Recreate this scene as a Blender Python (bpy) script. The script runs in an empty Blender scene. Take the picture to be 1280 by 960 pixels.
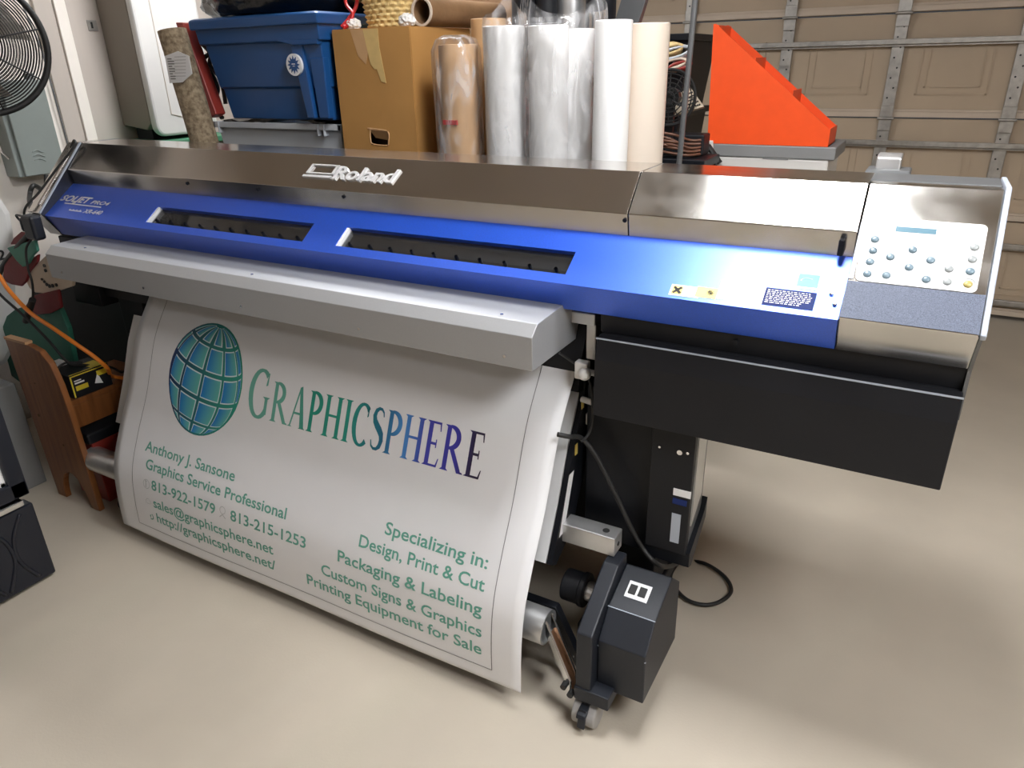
import bpy, bmesh, math, random
from math import sin, cos, pi, radians, sqrt, hypot
from mathutils import Vector, Matrix, noise
random.seed(7)
SC = bpy.context.scene
COL = SC.collection

# ------------------------------------------------------------------ camera, world, light, exposure
F = 901.0
H = 1.53
def _r(px, py):
    return Vector((px - 640, -(py - 480), -F)).normalized()
AX = -_r(-1102, 117)
AZ = -_r(685, 2500)
AZ = (AZ - AX * AZ.dot(AX)).normalized()
AY = AZ.cross(AX)
ROT = Matrix((AX, AY, AZ))            # camera axes -> world
cd = bpy.data.cameras.new('camera')
cam = bpy.data.objects.new('camera', cd)
COL.objects.link(cam)
cd.sensor_width = 36
cd.lens = F / 1280 * 36
cd.clip_start = 0.05
cam.matrix_world = Matrix.Translation((0, 0, H)) @ ROT.to_4x4()
SC.camera = cam
EYE = Vector((0, 0, H))
def ray(px, py): return ROT @ _r(px, py)
def at(px, py, Y):
    r = ray(px, py); return EYE + r * (Y / r.y)
def atx(px, py, X):
    r = ray(px, py); return EYE + r * (X / r.x)

SC.view_settings.view_transform = 'Standard'
SC.view_settings.look = 'None'
SC.view_settings.gamma = 1
SC.view_settings.exposure = 0.28
SC.view_settings.use_curve_mapping = False
SC.cycles.caustics_reflective = False
w = bpy.data.worlds.new('world'); SC.world = w; w.use_nodes = True
w.node_tree.nodes['Background'].inputs[0].default_value = (0.9, 0.93, 1, 1)
w.node_tree.nodes['Background'].inputs[1].default_value = 0.05
CEIL = 2.75
# x, y, z, width, depth, emission
LAMPS = [(-0.37, 1.42, 2.62, 0.44, 0.42, 64.0), (-1.6, -1.2, 2.62, 2.0, 0.40, 3.2), (-2.3, 2.6, 2.62, 1.2, 0.4, 26.0), (1.15, 0.35, 2.62, 0.9, 0.9, 24.0)]  # second softens the banner shadow, third brightens the left background; both added

# ------------------------------------------------------------------ helpers
def tag(o, label=None, cat=None, group=None, kind=None):
    if label: o['label'] = label
    if cat: o['category'] = cat
    if group: o['group'] = group
    if kind: o['kind'] = kind
    return o
def empty(name, loc, label=None, cat=None, group=None, kind=None):
    o = bpy.data.objects.new(name, None); COL.objects.link(o)
    o.location = loc; o.empty_display_size = 0.05
    return tag(o, label, cat, group, kind)
def origin_of(o):
    v = Vector((0, 0, 0))
    while o is not None:
        v = v + o.location; o = o.parent
    return v
class MB:
    def __init__(s): s.v = []; s.f = []; s.c = None
    def add(s, vs, fs, M=None):
        n = len(s.v)
        s.v += [tuple(M @ Vector(v)) if M else tuple(v) for v in vs]
        s.f += [tuple(i + n for i in f) for f in fs]
        return s
    def box(s, x0, x1, y0, y1, z0, z1, M=None):
        vs = [(x, y, z) for z in (z0, z1) for y in (y0, y1) for x in (x0, x1)]
        return s.add(vs, [(0, 2, 3, 1), (4, 5, 7, 6), (0, 1, 5, 4), (1, 3, 7, 5), (3, 2, 6, 7), (2, 0, 4, 6)], M)
    def prism(s, prof, a, b, axis='x', M=None):
        """closed outline prof of (u, v) swept from a to b along axis (x: u=y v=z; y: u=x v=z; z: u=x v=y)"""
        n = len(prof)
        P = {'x': lambda u, v, t: (t, u, v), 'y': lambda u, v, t: (u, t, v), 'z': lambda u, v, t: (u, v, t)}[axis]
        ar = sum(prof[i][0] * prof[(i + 1) % n][1] - prof[(i + 1) % n][0] * prof[i][1] for i in range(n))
        if (ar < 0) != (axis == 'y'): prof = prof[::-1]
        vs = [P(u, v, a) for u, v in prof] + [P(u, v, b) for u, v in prof]
        if b < a: vs = vs[n:] + vs[:n]
        fs = [tuple(range(n))[::-1], tuple(range(n, 2 * n))] + [(i, (i + 1) % n, (i + 1) % n + n, i + n) for i in range(n)]
        return s.add(vs, fs, M)
    def cyl(s, p, q, r, seg=24, r2=None, caps=True, hollow=0):
        p = Vector(p); q = Vector(q); d = (q - p).normalized()
        a = d.orthogonal().normalized(); b = d.cross(a)
        r2 = r if r2 is None else r2
        vs = []
        for c, R in ((p, r), (q, r2)):
            for i in range(seg):
                t = 2 * pi * i / seg; vs.append(c + (a * cos(t) + b * sin(t)) * R)
        fs = [(i, (i + 1) % seg, (i + 1) % seg + seg, i + seg) for i in range(seg)]
        if hollow:
            for c in (p, q):
                for i in range(seg):
                    t = 2 * pi * i / seg; vs.append(c + (a * cos(t) + b * sin(t)) * hollow)
            fs += [((i + 1) % seg + 2 * seg, i + 2 * seg, i + 3 * seg, (i + 1) % seg + 3 * seg) for i in range(seg)]
            fs += [((i + 1) % seg, i, i + 2 * seg, (i + 1) % seg + 2 * seg) for i in range(seg)]
            fs += [(i + seg, (i + 1) % seg + seg, (i + 1) % seg + 3 * seg, i + 3 * seg) for i in range(seg)]
        elif caps:
            fs += [tuple(range(seg))[::-1], tuple(range(seg, 2 * seg))]
        return s.add(vs, fs)
    def tube(s, pts, r, seg=8, closed=False):
        pts = [Vector(p) for p in pts]; n = len(pts)
        vs = []; prev = None
        for i, p in enumerate(pts):
            if closed: d = pts[(i + 1) % n] - pts[i - 1]
            else: d = pts[min(i + 1, n - 1)] - pts[max(i - 1, 0)]
            d.normalize()
            if prev is None: a = d.orthogonal().normalized()
            else: a = (prev - d * prev.dot(d)).normalized()
            prev = a; b = d.cross(a)
            vs += [p + (a * cos(2 * pi * k / seg) + b * sin(2 * pi * k / seg)) * r for k in range(seg)]
        fs = []
        for i in range(n if closed else n - 1):
            j = (i + 1) % n
            fs += [(i * seg + k, i * seg + (k + 1) % seg, j * seg + (k + 1) % seg, j * seg + k) for k in range(seg)]
        if not closed: fs += [tuple(range(seg))[::-1], tuple(range((n - 1) * seg, n * seg))]
        return s.add(vs, fs)
    def lathe(s, prof, c=(0, 0, 0), seg=32, M=None):
        """prof of (r, z) from bottom to top"""
        vs = []; n = len(prof)
        for r, z in prof:
            vs += [(c[0] + r * cos(2 * pi * k / seg), c[1] + r * sin(2 * pi * k / seg), c[2] + z) for k in range(seg)]
        fs = [(i * seg + k, i * seg + (k + 1) % seg, (i + 1) * seg + (k + 1) % seg, (i + 1) * seg + k) for i in range(n - 1) for k in range(seg)]
        if prof[0][0] > 1e-4: fs.append(tuple(range(seg))[::-1])
        if prof[-1][0] > 1e-4: fs.append(tuple(range((n - 1) * seg, n * seg)))
        return s.add(vs, fs, M)
    def ball(s, c, r, seg=16, sc=(1, 1, 1)):
        prof = [(max(1e-5, r * sin(pi * i / 10)), -r * cos(pi * i / 10)) for i in range(11)]
        M = Matrix.Translation(c) @ Matrix.Diagonal((*sc, 1))
        return s.lathe(prof, seg=seg, M=M)
def obj(name, mb, mat, parent=None, bevel=0, smooth=False, label=None, kind=None, solid=0, sub=0, auto=0):
    me = bpy.data.meshes.new(name)
    off = origin_of(parent) if parent is not None else Vector((0, 0, 0))
    if parent is None and mb.v:                      # put the origin at the thing's base
        n = len(mb.v)
        off = Vector((sum(v[0] for v in mb.v) / n, sum(v[1] for v in mb.v) / n, min(v[2] for v in mb.v)))
    me.from_pydata([tuple(Vector(v) - off) for v in mb.v], [], mb.f)
    me.update()
    if mb.c:
        at_ = me.color_attributes.new('ink', 'FLOAT_COLOR', 'POINT')
        for i, c in enumerate(mb.c): at_.data[i].color = (*c, 1)
    o = bpy.data.objects.new(name, me); COL.objects.link(o)
    me.materials.append(mat)
    if parent is not None: o.parent = parent
    else: o.location = off
    if bevel:
        m = o.modifiers.new('edge', 'BEVEL'); m.width = bevel; m.segments = 2; m.limit_method = 'ANGLE'; m.angle_limit = radians(28)
    if solid:
        m = o.modifiers.new('thick', 'SOLIDIFY'); m.thickness = solid; m.offset = 0
    if sub:
        m = o.modifiers.new('sub', 'SUBSURF'); m.levels = sub; m.render_levels = sub
    if smooth or auto:
        for p in me.polygons: p.use_smooth = True
        if auto:
            me.set_sharp_from_angle(angle=radians(auto))
    if label: o['label'] = label
    if kind: o['kind'] = kind
    return o
def copy_tree(o, parent=None):
    c = o.copy(); COL.objects.link(c)
    if parent is not None: c.parent = parent
    for ch in o.children: copy_tree(ch, c)
    return c

# ------------------------------------------------------------------ materials
def mat(name, color, rough=0.5, metal=0.0, noise_amt=0.0, noise_scale=8.0, bump=0.0, bump_scale=60.0, spec=0.5, stretch=None, rough_var=0.0, coat=0.0, coat_rough=0.1, color2=None, coords='Object'):
    m = bpy.data.materials.new(name); m.use_nodes = True
    nt = m.node_tree; b = nt.nodes['Principled BSDF']
    b.inputs['Base Color'].default_value = (*color, 1)
    b.inputs['Roughness'].default_value = rough
    b.inputs['Metallic'].default_value = metal
    b.inputs['Specular IOR Level'].default_value = spec
    b.inputs['Coat Weight'].default_value = coat
    b.inputs['Coat Roughness'].default_value = coat_rough
    if coat: b.inputs['Coat IOR'].default_value = 1.6
    tc = nt.nodes.new('ShaderNodeTexCoord')
    src = tc.outputs[coords]
    if stretch:
        mp = nt.nodes.new('ShaderNodeMapping'); mp.inputs['Scale'].default_value = stretch
        nt.links.new(src, mp.inputs[0]); src = mp.outputs[0]
    if noise_amt or rough_var or color2:
        n = nt.nodes.new('ShaderNodeTexNoise'); n.inputs['Scale'].default_value = noise_scale; n.inputs['Detail'].default_value = 5
        nt.links.new(src, n.inputs['Vector'])
        r = nt.nodes.new('ShaderNodeValToRGB')
        c2 = color2 or tuple(min(1, c * (1 + noise_amt)) for c in color)
        c1 = color if color2 else tuple(c * (1 - noise_amt) for c in color)
        r.color_ramp.elements[0].color = (*c1, 1); r.color_ramp.elements[1].color = (*c2, 1)
        r.color_ramp.elements[0].position = 0.32; r.color_ramp.elements[1].position = 0.68
        nt.links.new(n.outputs['Fac'], r.inputs[0]); nt.links.new(r.outputs[0], b.inputs['Base Color'])
        if rough_var:
            mr = nt.nodes.new('ShaderNodeMapRange'); mr.inputs['From Min'].default_value = 0.3; mr.inputs['From Max'].default_value = 0.7
            mr.inputs['To Min'].default_value = rough - rough_var; mr.inputs['To Max'].default_value = rough + rough_var
            nt.links.new(n.outputs['Fac'], mr.inputs[0]); nt.links.new(mr.outputs[0], b.inputs['Roughness'])
    if bump:
        n2 = nt.nodes.new('ShaderNodeTexNoise'); n2.inputs['Scale'].default_value = bump_scale; n2.inputs['Detail'].default_value = 4
        nt.links.new(src, n2.inputs['Vector'])
        bp = nt.nodes.new('ShaderNodeBump'); bp.inputs['Strength'].default_value = bump; bp.inputs['Distance'].default_value = 0.01
        nt.links.new(n2.outputs['Fac'], bp.inputs['Height']); nt.links.new(bp.outputs[0], b.inputs['Normal'])
    return m
def film_mat(name, color=(0.95, 0.95, 0.97), haze=0.09, rough=0.12, bump=0.9, scale=14.0, tint=(1, 1, 1)):
    m = bpy.data.materials.new(name); m.use_nodes = True
    nt = m.node_tree; nt.nodes.clear()
    out = nt.nodes.new('ShaderNodeOutputMaterial')
    tr = nt.nodes.new('ShaderNodeBsdfTransparent'); tr.inputs[0].default_value = (*tint, 1)
    df = nt.nodes.new('ShaderNodeBsdfDiffuse'); df.inputs[0].default_value = (*color, 1)
    gl = nt.nodes.new('ShaderNodeBsdfGlossy'); gl.inputs['Roughness'].default_value = rough
    m1 = nt.nodes.new('ShaderNodeMixShader'); m1.inputs[0].default_value = haze
    m2 = nt.nodes.new('ShaderNodeMixShader')
    tc = nt.nodes.new('ShaderNodeTexCoord'); mp = nt.nodes.new('ShaderNodeMapping'); mp.inputs['Scale'].default_value = (1, 1, 0.35)
    nz = nt.nodes.new('ShaderNodeTexNoise'); nz.inputs['Scale'].default_value = scale; nz.inputs['Detail'].default_value = 3; nz.inputs['Distortion'].default_value = 0.6
    bp = nt.nodes.new('ShaderNodeBump'); bp.inputs['Strength'].default_value = bump; bp.inputs['Distance'].default_value = 0.02
    lw = nt.nodes.new('ShaderNodeLayerWeight'); lw.inputs[0].default_value = 0.25
    mm = nt.nodes.new('ShaderNodeMath'); mm.operation = 'MULTIPLY_ADD'; mm.inputs[1].default_value = 0.42; mm.inputs[2].default_value = 0.03
    L = nt.links.new
    L(tc.outputs['Object'], mp.inputs[0]); L(mp.outputs[0], nz.inputs['Vector']); L(nz.outputs['Fac'], bp.inputs['Height'])
    L(bp.outputs[0], gl.inputs['Normal']); L(bp.outputs[0], lw.inputs['Normal'])
    if bump:
        n3 = nt.nodes.new('ShaderNodeTexNoise'); n3.inputs['Scale'].default_value = scale * 1.3; n3.inputs['Detail'].default_value = 2; n3.inputs['Distortion'].default_value = 1.4
        L(mp.outputs[0], n3.inputs['Vector'])
        mr = nt.nodes.new('ShaderNodeMapRange'); mr.inputs['From Min'].default_value = 0.47; mr.inputs['From Max'].default_value = 0.66
        mr.inputs['To Min'].default_value = haze * 0.45; mr.inputs['To Max'].default_value = haze * 3.2
        L(n3.outputs['Fac'], mr.inputs[0]); L(mr.outputs[0], m1.inputs[0])
    L(tr.outputs[0], m1.inputs[1]); L(df.outputs[0], m1.inputs[2])
    L(lw.outputs['Fresnel'], mm.inputs[0]); L(mm.outputs[0], m2.inputs[0]); L(m1.outputs[0], m2.inputs[1]); L(gl.outputs[0], m2.inputs[2])
    L(m2.outputs[0], out.inputs[0])
    return m
def ink_mat(name, rough=0.5):
    m = mat(name, (0.5, 0.5, 0.5), rough)
    nt = m.node_tree
    a = nt.nodes.new('ShaderNodeVertexColor'); a.layer_name = 'ink'
    nt.links.new(a.outputs[0], nt.nodes['Principled BSDF'].inputs['Base Color'])
    return m
def wood_mat(name, c1, c2, rough=0.5, stretch=(6, 6, 0.6), scale=5):
    m = mat(name, c1, rough, color2=c2, noise_scale=scale, stretch=stretch, bump=0.08, bump_scale=20)
    return m
def glow(name, color, strength):
    m = bpy.data.materials.new(name); m.use_nodes = True
    b = m.node_tree.nodes['Principled BSDF']
    b.inputs['Base Color'].default_value = (0.9, 0.9, 0.9, 1)
    b.inputs['Emission Color'].default_value = (*color, 1); b.inputs['Emission Strength'].default_value = strength
    return m

M = {}
M['floor'] = mat('floor_concrete', (0.515, 0.455, 0.37), 0.62, noise_amt=0.07, noise_scale=2.2, bump=0.05, bump_scale=140)
M['wall'] = mat('wall_paint', (0.62, 0.56, 0.50), 0.7, noise_amt=0.05, noise_scale=3, bump=0.03)
M['wall_tan'] = mat('wall_tan', (0.26, 0.20, 0.15), 0.7, noise_amt=0.06, noise_scale=2)
M['ceiling'] = mat('ceiling_board', (0.50, 0.43, 0.36), 0.8, noise_amt=0.05, noise_scale=3)
M['trim_white'] = mat('trim_white', (0.86, 0.80, 0.73), 0.5, noise_amt=0.03)
M['board'] = mat('board_beige', (0.52, 0.46, 0.41), 0.6, noise_amt=0.07, noise_scale=6, stretch=(1, 1, 0.15))
M['door'] = mat('door_panel', (0.50, 0.395, 0.285), 0.55, noise_amt=0.04, noise_scale=4)
M['door_lip'] = mat('door_lip', (0.60, 0.50, 0.40), 0.45, noise_amt=0.04)
M['galv'] = mat('galvanised_steel', (0.42, 0.40, 0.37), 0.42, 0.75, noise_amt=0.16, noise_scale=26, rough_var=0.1)
M['steel'] = mat('brushed_steel', (0.60, 0.57, 0.54), 0.17, 1.0, noise_amt=0.04, noise_scale=2.5, rough_var=0.04)
M['steel_lid'] = mat('scuffed_steel', (0.58, 0.56, 0.53), 0.19, 1.0, noise_amt=0.10, noise_scale=9, rough_var=0.06)
M['blue'] = mat('metallic_blue', (0.010, 0.105, 0.74), 0.42, 0.55, noise_amt=0.10, noise_scale=420, bump=0.02, bump_scale=500, coat=1.0, coat_rough=0.36)
M['hood'] = mat('silver_painted_sheet', (0.43, 0.437, 0.45), 0.40, 0.4, noise_amt=0.02, noise_scale=300)
M['black'] = mat('black_painted_metal', (0.006, 0.007, 0.010), 0.45, noise_amt=0.15, noise_scale=7, spec=0.3)
M['black_soft'] = mat('black_plastic', (0.010, 0.0105, 0.013), 0.5, noise_amt=0.12, noise_scale=5, bump=0.02, bump_scale=300, spec=0.3)
M['charcoal'] = mat('charcoal_plastic', (0.013, 0.0155, 0.022), 0.45, noise_amt=0.10, noise_scale=6, bump=0.02, bump_scale=200, spec=0.4)
M['rubber'] = mat('black_rubber', (0.012, 0.012, 0.012), 0.55)
M['glitter'] = mat('glitter_grey', (0.085, 0.10, 0.145), 0.55, 0.1, noise_amt=0.5, noise_scale=650)
M['keypad'] = mat('white_keypad', (0.78, 0.78, 0.78), 0.5, spec=0.2)
M['btn'] = mat('button_slate', (0.15, 0.21, 0.25), 0.3, 0.1)
M['btn_grey'] = mat('button_grey', (0.30, 0.32, 0.32), 0.3, 0.1)
M['btn_gold'] = mat('button_amber', (0.42, 0.34, 0.12), 0.3, 0.1)
M['lcd'] = mat('display_glass', (0.12, 0.22, 0.28), 0.15)
M['endcap'] = mat('pale_plastic', (0.42, 0.46, 0.53), 0.4)
M['chrome'] = mat('chrome', (0.75, 0.75, 0.76), 0.16, 1.0)
M['alu'] = mat('aluminium', (0.70, 0.70, 0.70), 0.36, 0.85, noise_amt=0.05, noise_scale=20, rough_var=0.05)
M['apron'] = mat('apron_sheet', (0.70, 0.705, 0.71), 0.4, 0.1, noise_amt=0.03)
M['paper'] = mat('vinyl_paper', (0.76, 0.76, 0.775), 0.5, noise_amt=0.01)
M['ink_green'] = mat('ink_green', (0.12, 0.36, 0.285), 0.5)
M['ink_line'] = mat('ink_line', (0.22, 0.22, 0.23), 0.5)
M['ink_pale'] = mat('ink_pale', (0.50, 0.52, 0.52), 0.5)
M['ink'] = ink_mat('printed_ink')
M['white'] = mat('white_plastic', (0.80, 0.79, 0.77), 0.4)
M['roll_white'] = mat('white_vinyl', (0.82, 0.81, 0.80), 0.30, spec=0.4)
M['roll_cream'] = mat('cream_vinyl', (0.70, 0.60, 0.50), 0.38)
M['kraft'] = mat('kraft_paper', (0.55, 0.33, 0.16), 0.7, noise_amt=0.06, noise_scale=12)
M['card'] = mat('cardboard', (0.44, 0.225, 0.065), 0.75, noise_amt=0.08, noise_scale=5, bump=0.03, bump_scale=90)
M['card_dark'] = mat('shade_and_knot_brown', (0.12, 0.065, 0.03), 0.8)  # shade inside the carton as a dark colour; also the wood knots
M['tape'] = mat('masking_tape', (0.62, 0.43, 0.17), 0.45, noise_amt=0.06, noise_scale=30)
M['film'] = film_mat('clear_plastic_film')
M['film_brown'] = film_mat('clear_plastic_film_on_kraft', haze=0.10, bump=1.0, scale=11)
M['tote_blue'] = mat('blue_tote_plastic', (0.012, 0.075, 0.24), 0.32, noise_amt=0.06, noise_scale=3)
M['tote_grey'] = mat('clear_grey_plastic', (0.50, 0.53, 0.57), 0.3)
M['bag'] = mat('black_bag_film', (0.008, 0.008, 0.009), 0.24, bump=1.0, bump_scale=7, stretch=(1.6, 0.7, 1.2))
M['straw'] = mat('woven_straw', (0.66, 0.49, 0.22), 0.6, noise_amt=0.18, noise_scale=40)
M['red'] = mat('red_paint', (0.30, 0.035, 0.025), 0.4, noise_amt=0.1)
M['red_bright'] = mat('red_plastic', (0.55, 0.02, 0.02), 0.35)
M['brown_board'] = wood_mat('brown_sheet', (0.19, 0.105, 0.05), (0.26, 0.15, 0.075), stretch=(0.7, 4, 6), scale=3)
M['wood'] = wood_mat('stained_pine', (0.145, 0.048, 0.012), (0.25, 0.092, 0.026), stretch=(14, 14, 1.1), scale=3, rough=0.42)
M['wood_cut'] = mat('raw_pine_edge', (0.45, 0.26, 0.13), 0.6)
M['orange'] = mat('orange_corrugated_plastic', (0.86, 0.085, 0.012), 0.45, noise_amt=0.03, noise_scale=20)
M['printer_white'] = mat('office_white', (0.62, 0.60, 0.57), 0.5)
M['grey_paint'] = mat('grey_enamel', (0.24, 0.27, 0.255), 0.42, noise_amt=0.04)
M['grey_mid'] = mat('grey_plastic', (0.22, 0.22, 0.22), 0.5, noise_amt=0.05)
M['green'] = mat('green_board', (0.055, 0.20, 0.11), 0.55)
M['fig_green'] = mat('painted_green', (0.016, 0.125, 0.085), 0.6, noise_amt=0.08, noise_scale=14, bump=0.1, bump_scale=40)
M['fig_green2'] = mat('painted_light_green', (0.06, 0.24, 0.18), 0.6, noise_amt=0.08)
M['fig_red'] = mat('painted_dark_red', (0.16, 0.008, 0.012), 0.6, noise_amt=0.1, noise_scale=14, bump=0.1, bump_scale=40)
M['fig_cream'] = mat('painted_cream', (0.68, 0.58, 0.47), 0.6)
M['appliance'] = mat('appliance_white', (0.66, 0.65, 0.63), 0.4, noise_amt=0.02)
M['box_side'] = mat('taupe_sheet', (0.235, 0.20, 0.165), 0.5, noise_amt=0.05, noise_scale=3)
M['carpet'] = mat('patterned_rug', (0.42, 0.33, 0.22), 0.9, color2=(0.16, 0.115, 0.07), noise_scale=60, bump=0.3, bump_scale=200)
M['cooler'] = mat('dark_navy_plastic', (0.008, 0.010, 0.018), 0.28, noise_amt=0.05)
M['orange_cord'] = mat('orange_cord', (0.85, 0.25, 0.03), 0.45)
M['yellow'] = mat('yellow_print', (0.75, 0.58, 0.04), 0.5)
M['yellow_soft'] = mat('yellow_sticker', (0.85, 0.66, 0.18), 0.5)
M['label_white'] = mat('label_white', (0.85, 0.85, 0.86), 0.5)
M['label_blue'] = mat('label_blue', (0.016, 0.03, 0.13), 0.6, spec=0.15)
M['label_teal'] = mat('label_teal', (0.05, 0.42, 0.42), 0.45)
M['silver_print'] = mat('silver_print', (0.72, 0.73, 0.76), 0.4, 0.2)
M['dark_print'] = mat('dark_print', (0.02, 0.02, 0.02), 0.5)
M['copper'] = mat('copper_plate', (0.55, 0.30, 0.17), 0.35, 0.9)
M['badge'] = mat('badge_silver', (0.74, 0.74, 0.75), 0.38, 0.25)
M['caster_grey'] = mat('caster_grey', (0.34, 0.33, 0.32), 0.5)
M['slate'] = mat('grey_rail', (0.17, 0.175, 0.18), 0.4, 0.5)
M['tan_plate'] = mat('perforated_tan', (0.36, 0.30, 0.22), 0.6)
M['glass'] = film_mat('smoked_glass', color=(0.1, 0.1, 0.1), haze=0.12, rough=0.05, bump=0.0, tint=(0.62, 0.62, 0.63))
M['lit_glass'] = film_mat('cooler_glass', color=(0.6, 0.65, 0.7), haze=0.25, rough=0.05, bump=0.0)

# ------------------------------------------------------------------ lettering helper (built-in font)
def text2d(s, bold=0.0, shear=0.0):
    c = bpy.data.curves.new('t', 'FONT'); c.body = s; c.size = 1; c.offset = bold; c.shear = shear; c.resolution_u = 3
    o = bpy.data.objects.new('t', c); COL.objects.link(o)
    dg = bpy.context.evaluated_depsgraph_get(); dg.update()
    me = bpy.data.meshes.new_from_object(o.evaluated_get(dg))
    vs = [(v.co.x, v.co.y) for v in me.vertices]; fs = [tuple(p.vertices) for p in me.polygons]
    bpy.data.objects.remove(o); bpy.data.curves.remove(c); bpy.data.meshes.remove(me)
    return vs, fs
def put_text(mb, s, u0, u1, v, cap, fn, bold=0.0, shear=0.0, thick=0.0):
    """text fitted between u0 and u1 on baseline v with capital height cap; fn(u, v, h) -> world"""
    vs, fs = text2d(s, bold, shear)
    if not vs: return
    a = min(p[0] for p in vs); b = max(p[0] for p in vs)
    k = (u1 - u0) / (b - a); ky = cap / 0.73
    pts = [fn(u0 + (x - a) * k, v + y * ky, thick) for x, y in vs]
    mb.add(pts, fs)
    if thick:
        n = len(mb.v); m = len(vs)
        base = [fn(u0 + (x - a) * k, v + y * ky, 0) for x, y in vs]
        edges = {}
        for f in fs:
            for i in range(len(f)):
                e = (f[i], f[(i + 1) % len(f)])
                if (e[1], e[0]) in edges: del edges[(e[1], e[0])]
                else: edges[e] = 1
        mb.v += [tuple(p) for p in base]
        for i, j in edges: mb.f.append((n - m + i, n + i, n + j, n - m + j))

# ------------------------------------------------------------------ the room
def struct(name, mb, m, bevel=0): return tag(obj(name, mb, m, bevel=bevel), kind='structure')
XL, XR, YB, YF = -3.6, 3.2, 5.35, -2.6
struct('floor', MB().box(XL - .1, XR + .1, YF - .1, YB + .1, -0.1, 0), M['floor'])
struct('ceiling', MB().box(XL - .1, XR + .1, YF - .1, YB + .1, CEIL, CEIL + .1), M['ceiling'])
struct('wall_left', MB().box(XL - .1, XL, YF, YB, 0, CEIL), M['trim_white'])
struct('wall_right', MB().box(XR, XR + .1, YF, YB, 0, CEIL), M['wall'])
struct('wall_front', MB().box(XL, XR, YF - .1, YF, 0, CEIL), M['wall_tan'])
wb = MB(); wb.box(XL, XR, YB - .05, YB + .1, 2.4, CEIL); wb.box(XL, -2.6, YB - .05, YB + .1, 0, 2.4); wb.box(2.6, XR, YB - .05, YB + .1, 0, 2.4)
struct('wall_back', wb, M['wall'])
# boards on the left wall beside the pale battens
struct('trim_1', MB().box(XL, XL + .018, 2.105, 2.192, 0, CEIL), M['board'], .003)
struct('trim_2', MB().box(XL, XL + .03, 2.192, 2.245, 0, CEIL), M['trim_white'], .003)
struct('trim_3', MB().box(XL, XL + .018, 2.245, 3.2, 0, CEIL), M['board'], .003)
# sectional garage door
DY = 5.2
door = tag(empty('door_1', (0, DY, 0)), kind='structure')
strut_x = [-0.29 + 0.625 * k for k in range(-3, 5)]
joints = [0.03, 0.605, 1.175, 1.745, 2.315]
for k in range(4):
    z0, z1 = joints[k], joints[k + 1]
    p = MB(); p.box(-2.5, 2.55, DY, DY + .04, z0 + .004, z1 - .004)
    for a, b in zip([-2.5] + strut_x, strut_x + [2.55]):
        xa, xb = a + .13, b - .13
        if xb - xa < .1: continue
        za, zb = z0 + .13, z1 - .13
        for i in range(2):
            d = .018 * i; o_ = .04 * i
            p.box(xa + o_, xb - o_, DY - .006 + d * 0, DY + .001, za + o_, za + o_ + .007); p.box(xa + o_, xb - o_, DY - .006, DY + .001, zb - o_ - .007, zb - o_)
            p.box(xa + o_, xa + o_ + .007, DY - .006, DY + .001, za + o_, zb - o_); p.box(xb - o_ - .007, xb - o_, DY - .006, DY + .001, za + o_, zb - o_)
    s = obj('panel', p, M['door'], door)
    l = MB(); l.box(-2.5, 2.55, DY - .022, DY, z0 + .006, z0 + .036); l.box(-2.5, 2.55, DY - .012, DY, z0 + .036, z0 + .05)
    obj('lip', l, M['door_lip'], s, .002)
    if k < 3:
        pass
for z in (.135, .478, 1.045, 1.605, 2.18):
    r = MB(); r.box(-2.52, 2.57, DY - .06, DY - .03, z - .004, z + .004); r.box(-2.52, 2.57, DY - .06, DY - .054, z - .024, z); r.box(-2.52, 2.57, DY - .042, DY - .034, z - .036, z - .026)
    obj('brace_rail', r, M['galv'], door, .002)
for x in strut_x:
    r = MB(); r.box(x - .034, x + .034, DY - .03, DY - .001, .04, 2.3)
    s = obj('strut', r, M['galv'], door, .003)
    d = MB()
    for i in range(40):
        z = .08 + i * .055
        d.cyl((x - .012 + .024 * (i % 2), DY - .0315, z), (x - .012 + .024 * (i % 2), DY - .029, z), .0055, 8)
    obj('screw_holes', d, M['dark_print'], s)
    for z in joints[1:4]:
        h = MB(); h.box(x - .035, x + .035, DY - .04, DY - .03, z - .07, z + .07); h.cyl((x - .045, DY - .044, z), (x + .045, DY - .044, z), .009, 10)
        obj('hinge', h, M['galv'], s, .002)

# ceiling lamps; the front and rear-left ones are added fill
for i, (x, y, z, sx, sy, power) in enumerate(LAMPS):
    lm = empty('room_or_fill_lamp', (x, y, z), ['white flat ceiling lamp above the printer control panel', 'added fill lamp on the ceiling in front of the printer', 'added fill lamp on the ceiling over the stored rolls', 'long white ceiling lamp on the open floor side of the garage'][i], 'lamp')
    hb = MB(); hb.box(x - sx / 2 - .02, x + sx / 2 + .02, y - sy / 2 - .02, y + sy / 2 + .02, z + .004, z + .07)
    hb.cyl((x - sx / 3, y, z + .07), (x - sx / 3, y, CEIL), .01, 10); hb.cyl((x + sx / 3, y, z + .07), (x + sx / 3, y, CEIL), .01, 10)
    obj('housing', hb, M['white'], lm, .004)
    obj('diffuser', MB().box(x - sx / 2, x + sx / 2, y - sy / 2, y + sy / 2, z - .006, z + .004), glow('lamp_diffuser_%d' % i, (0.975, 0.985, 1.0), power), lm)

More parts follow.
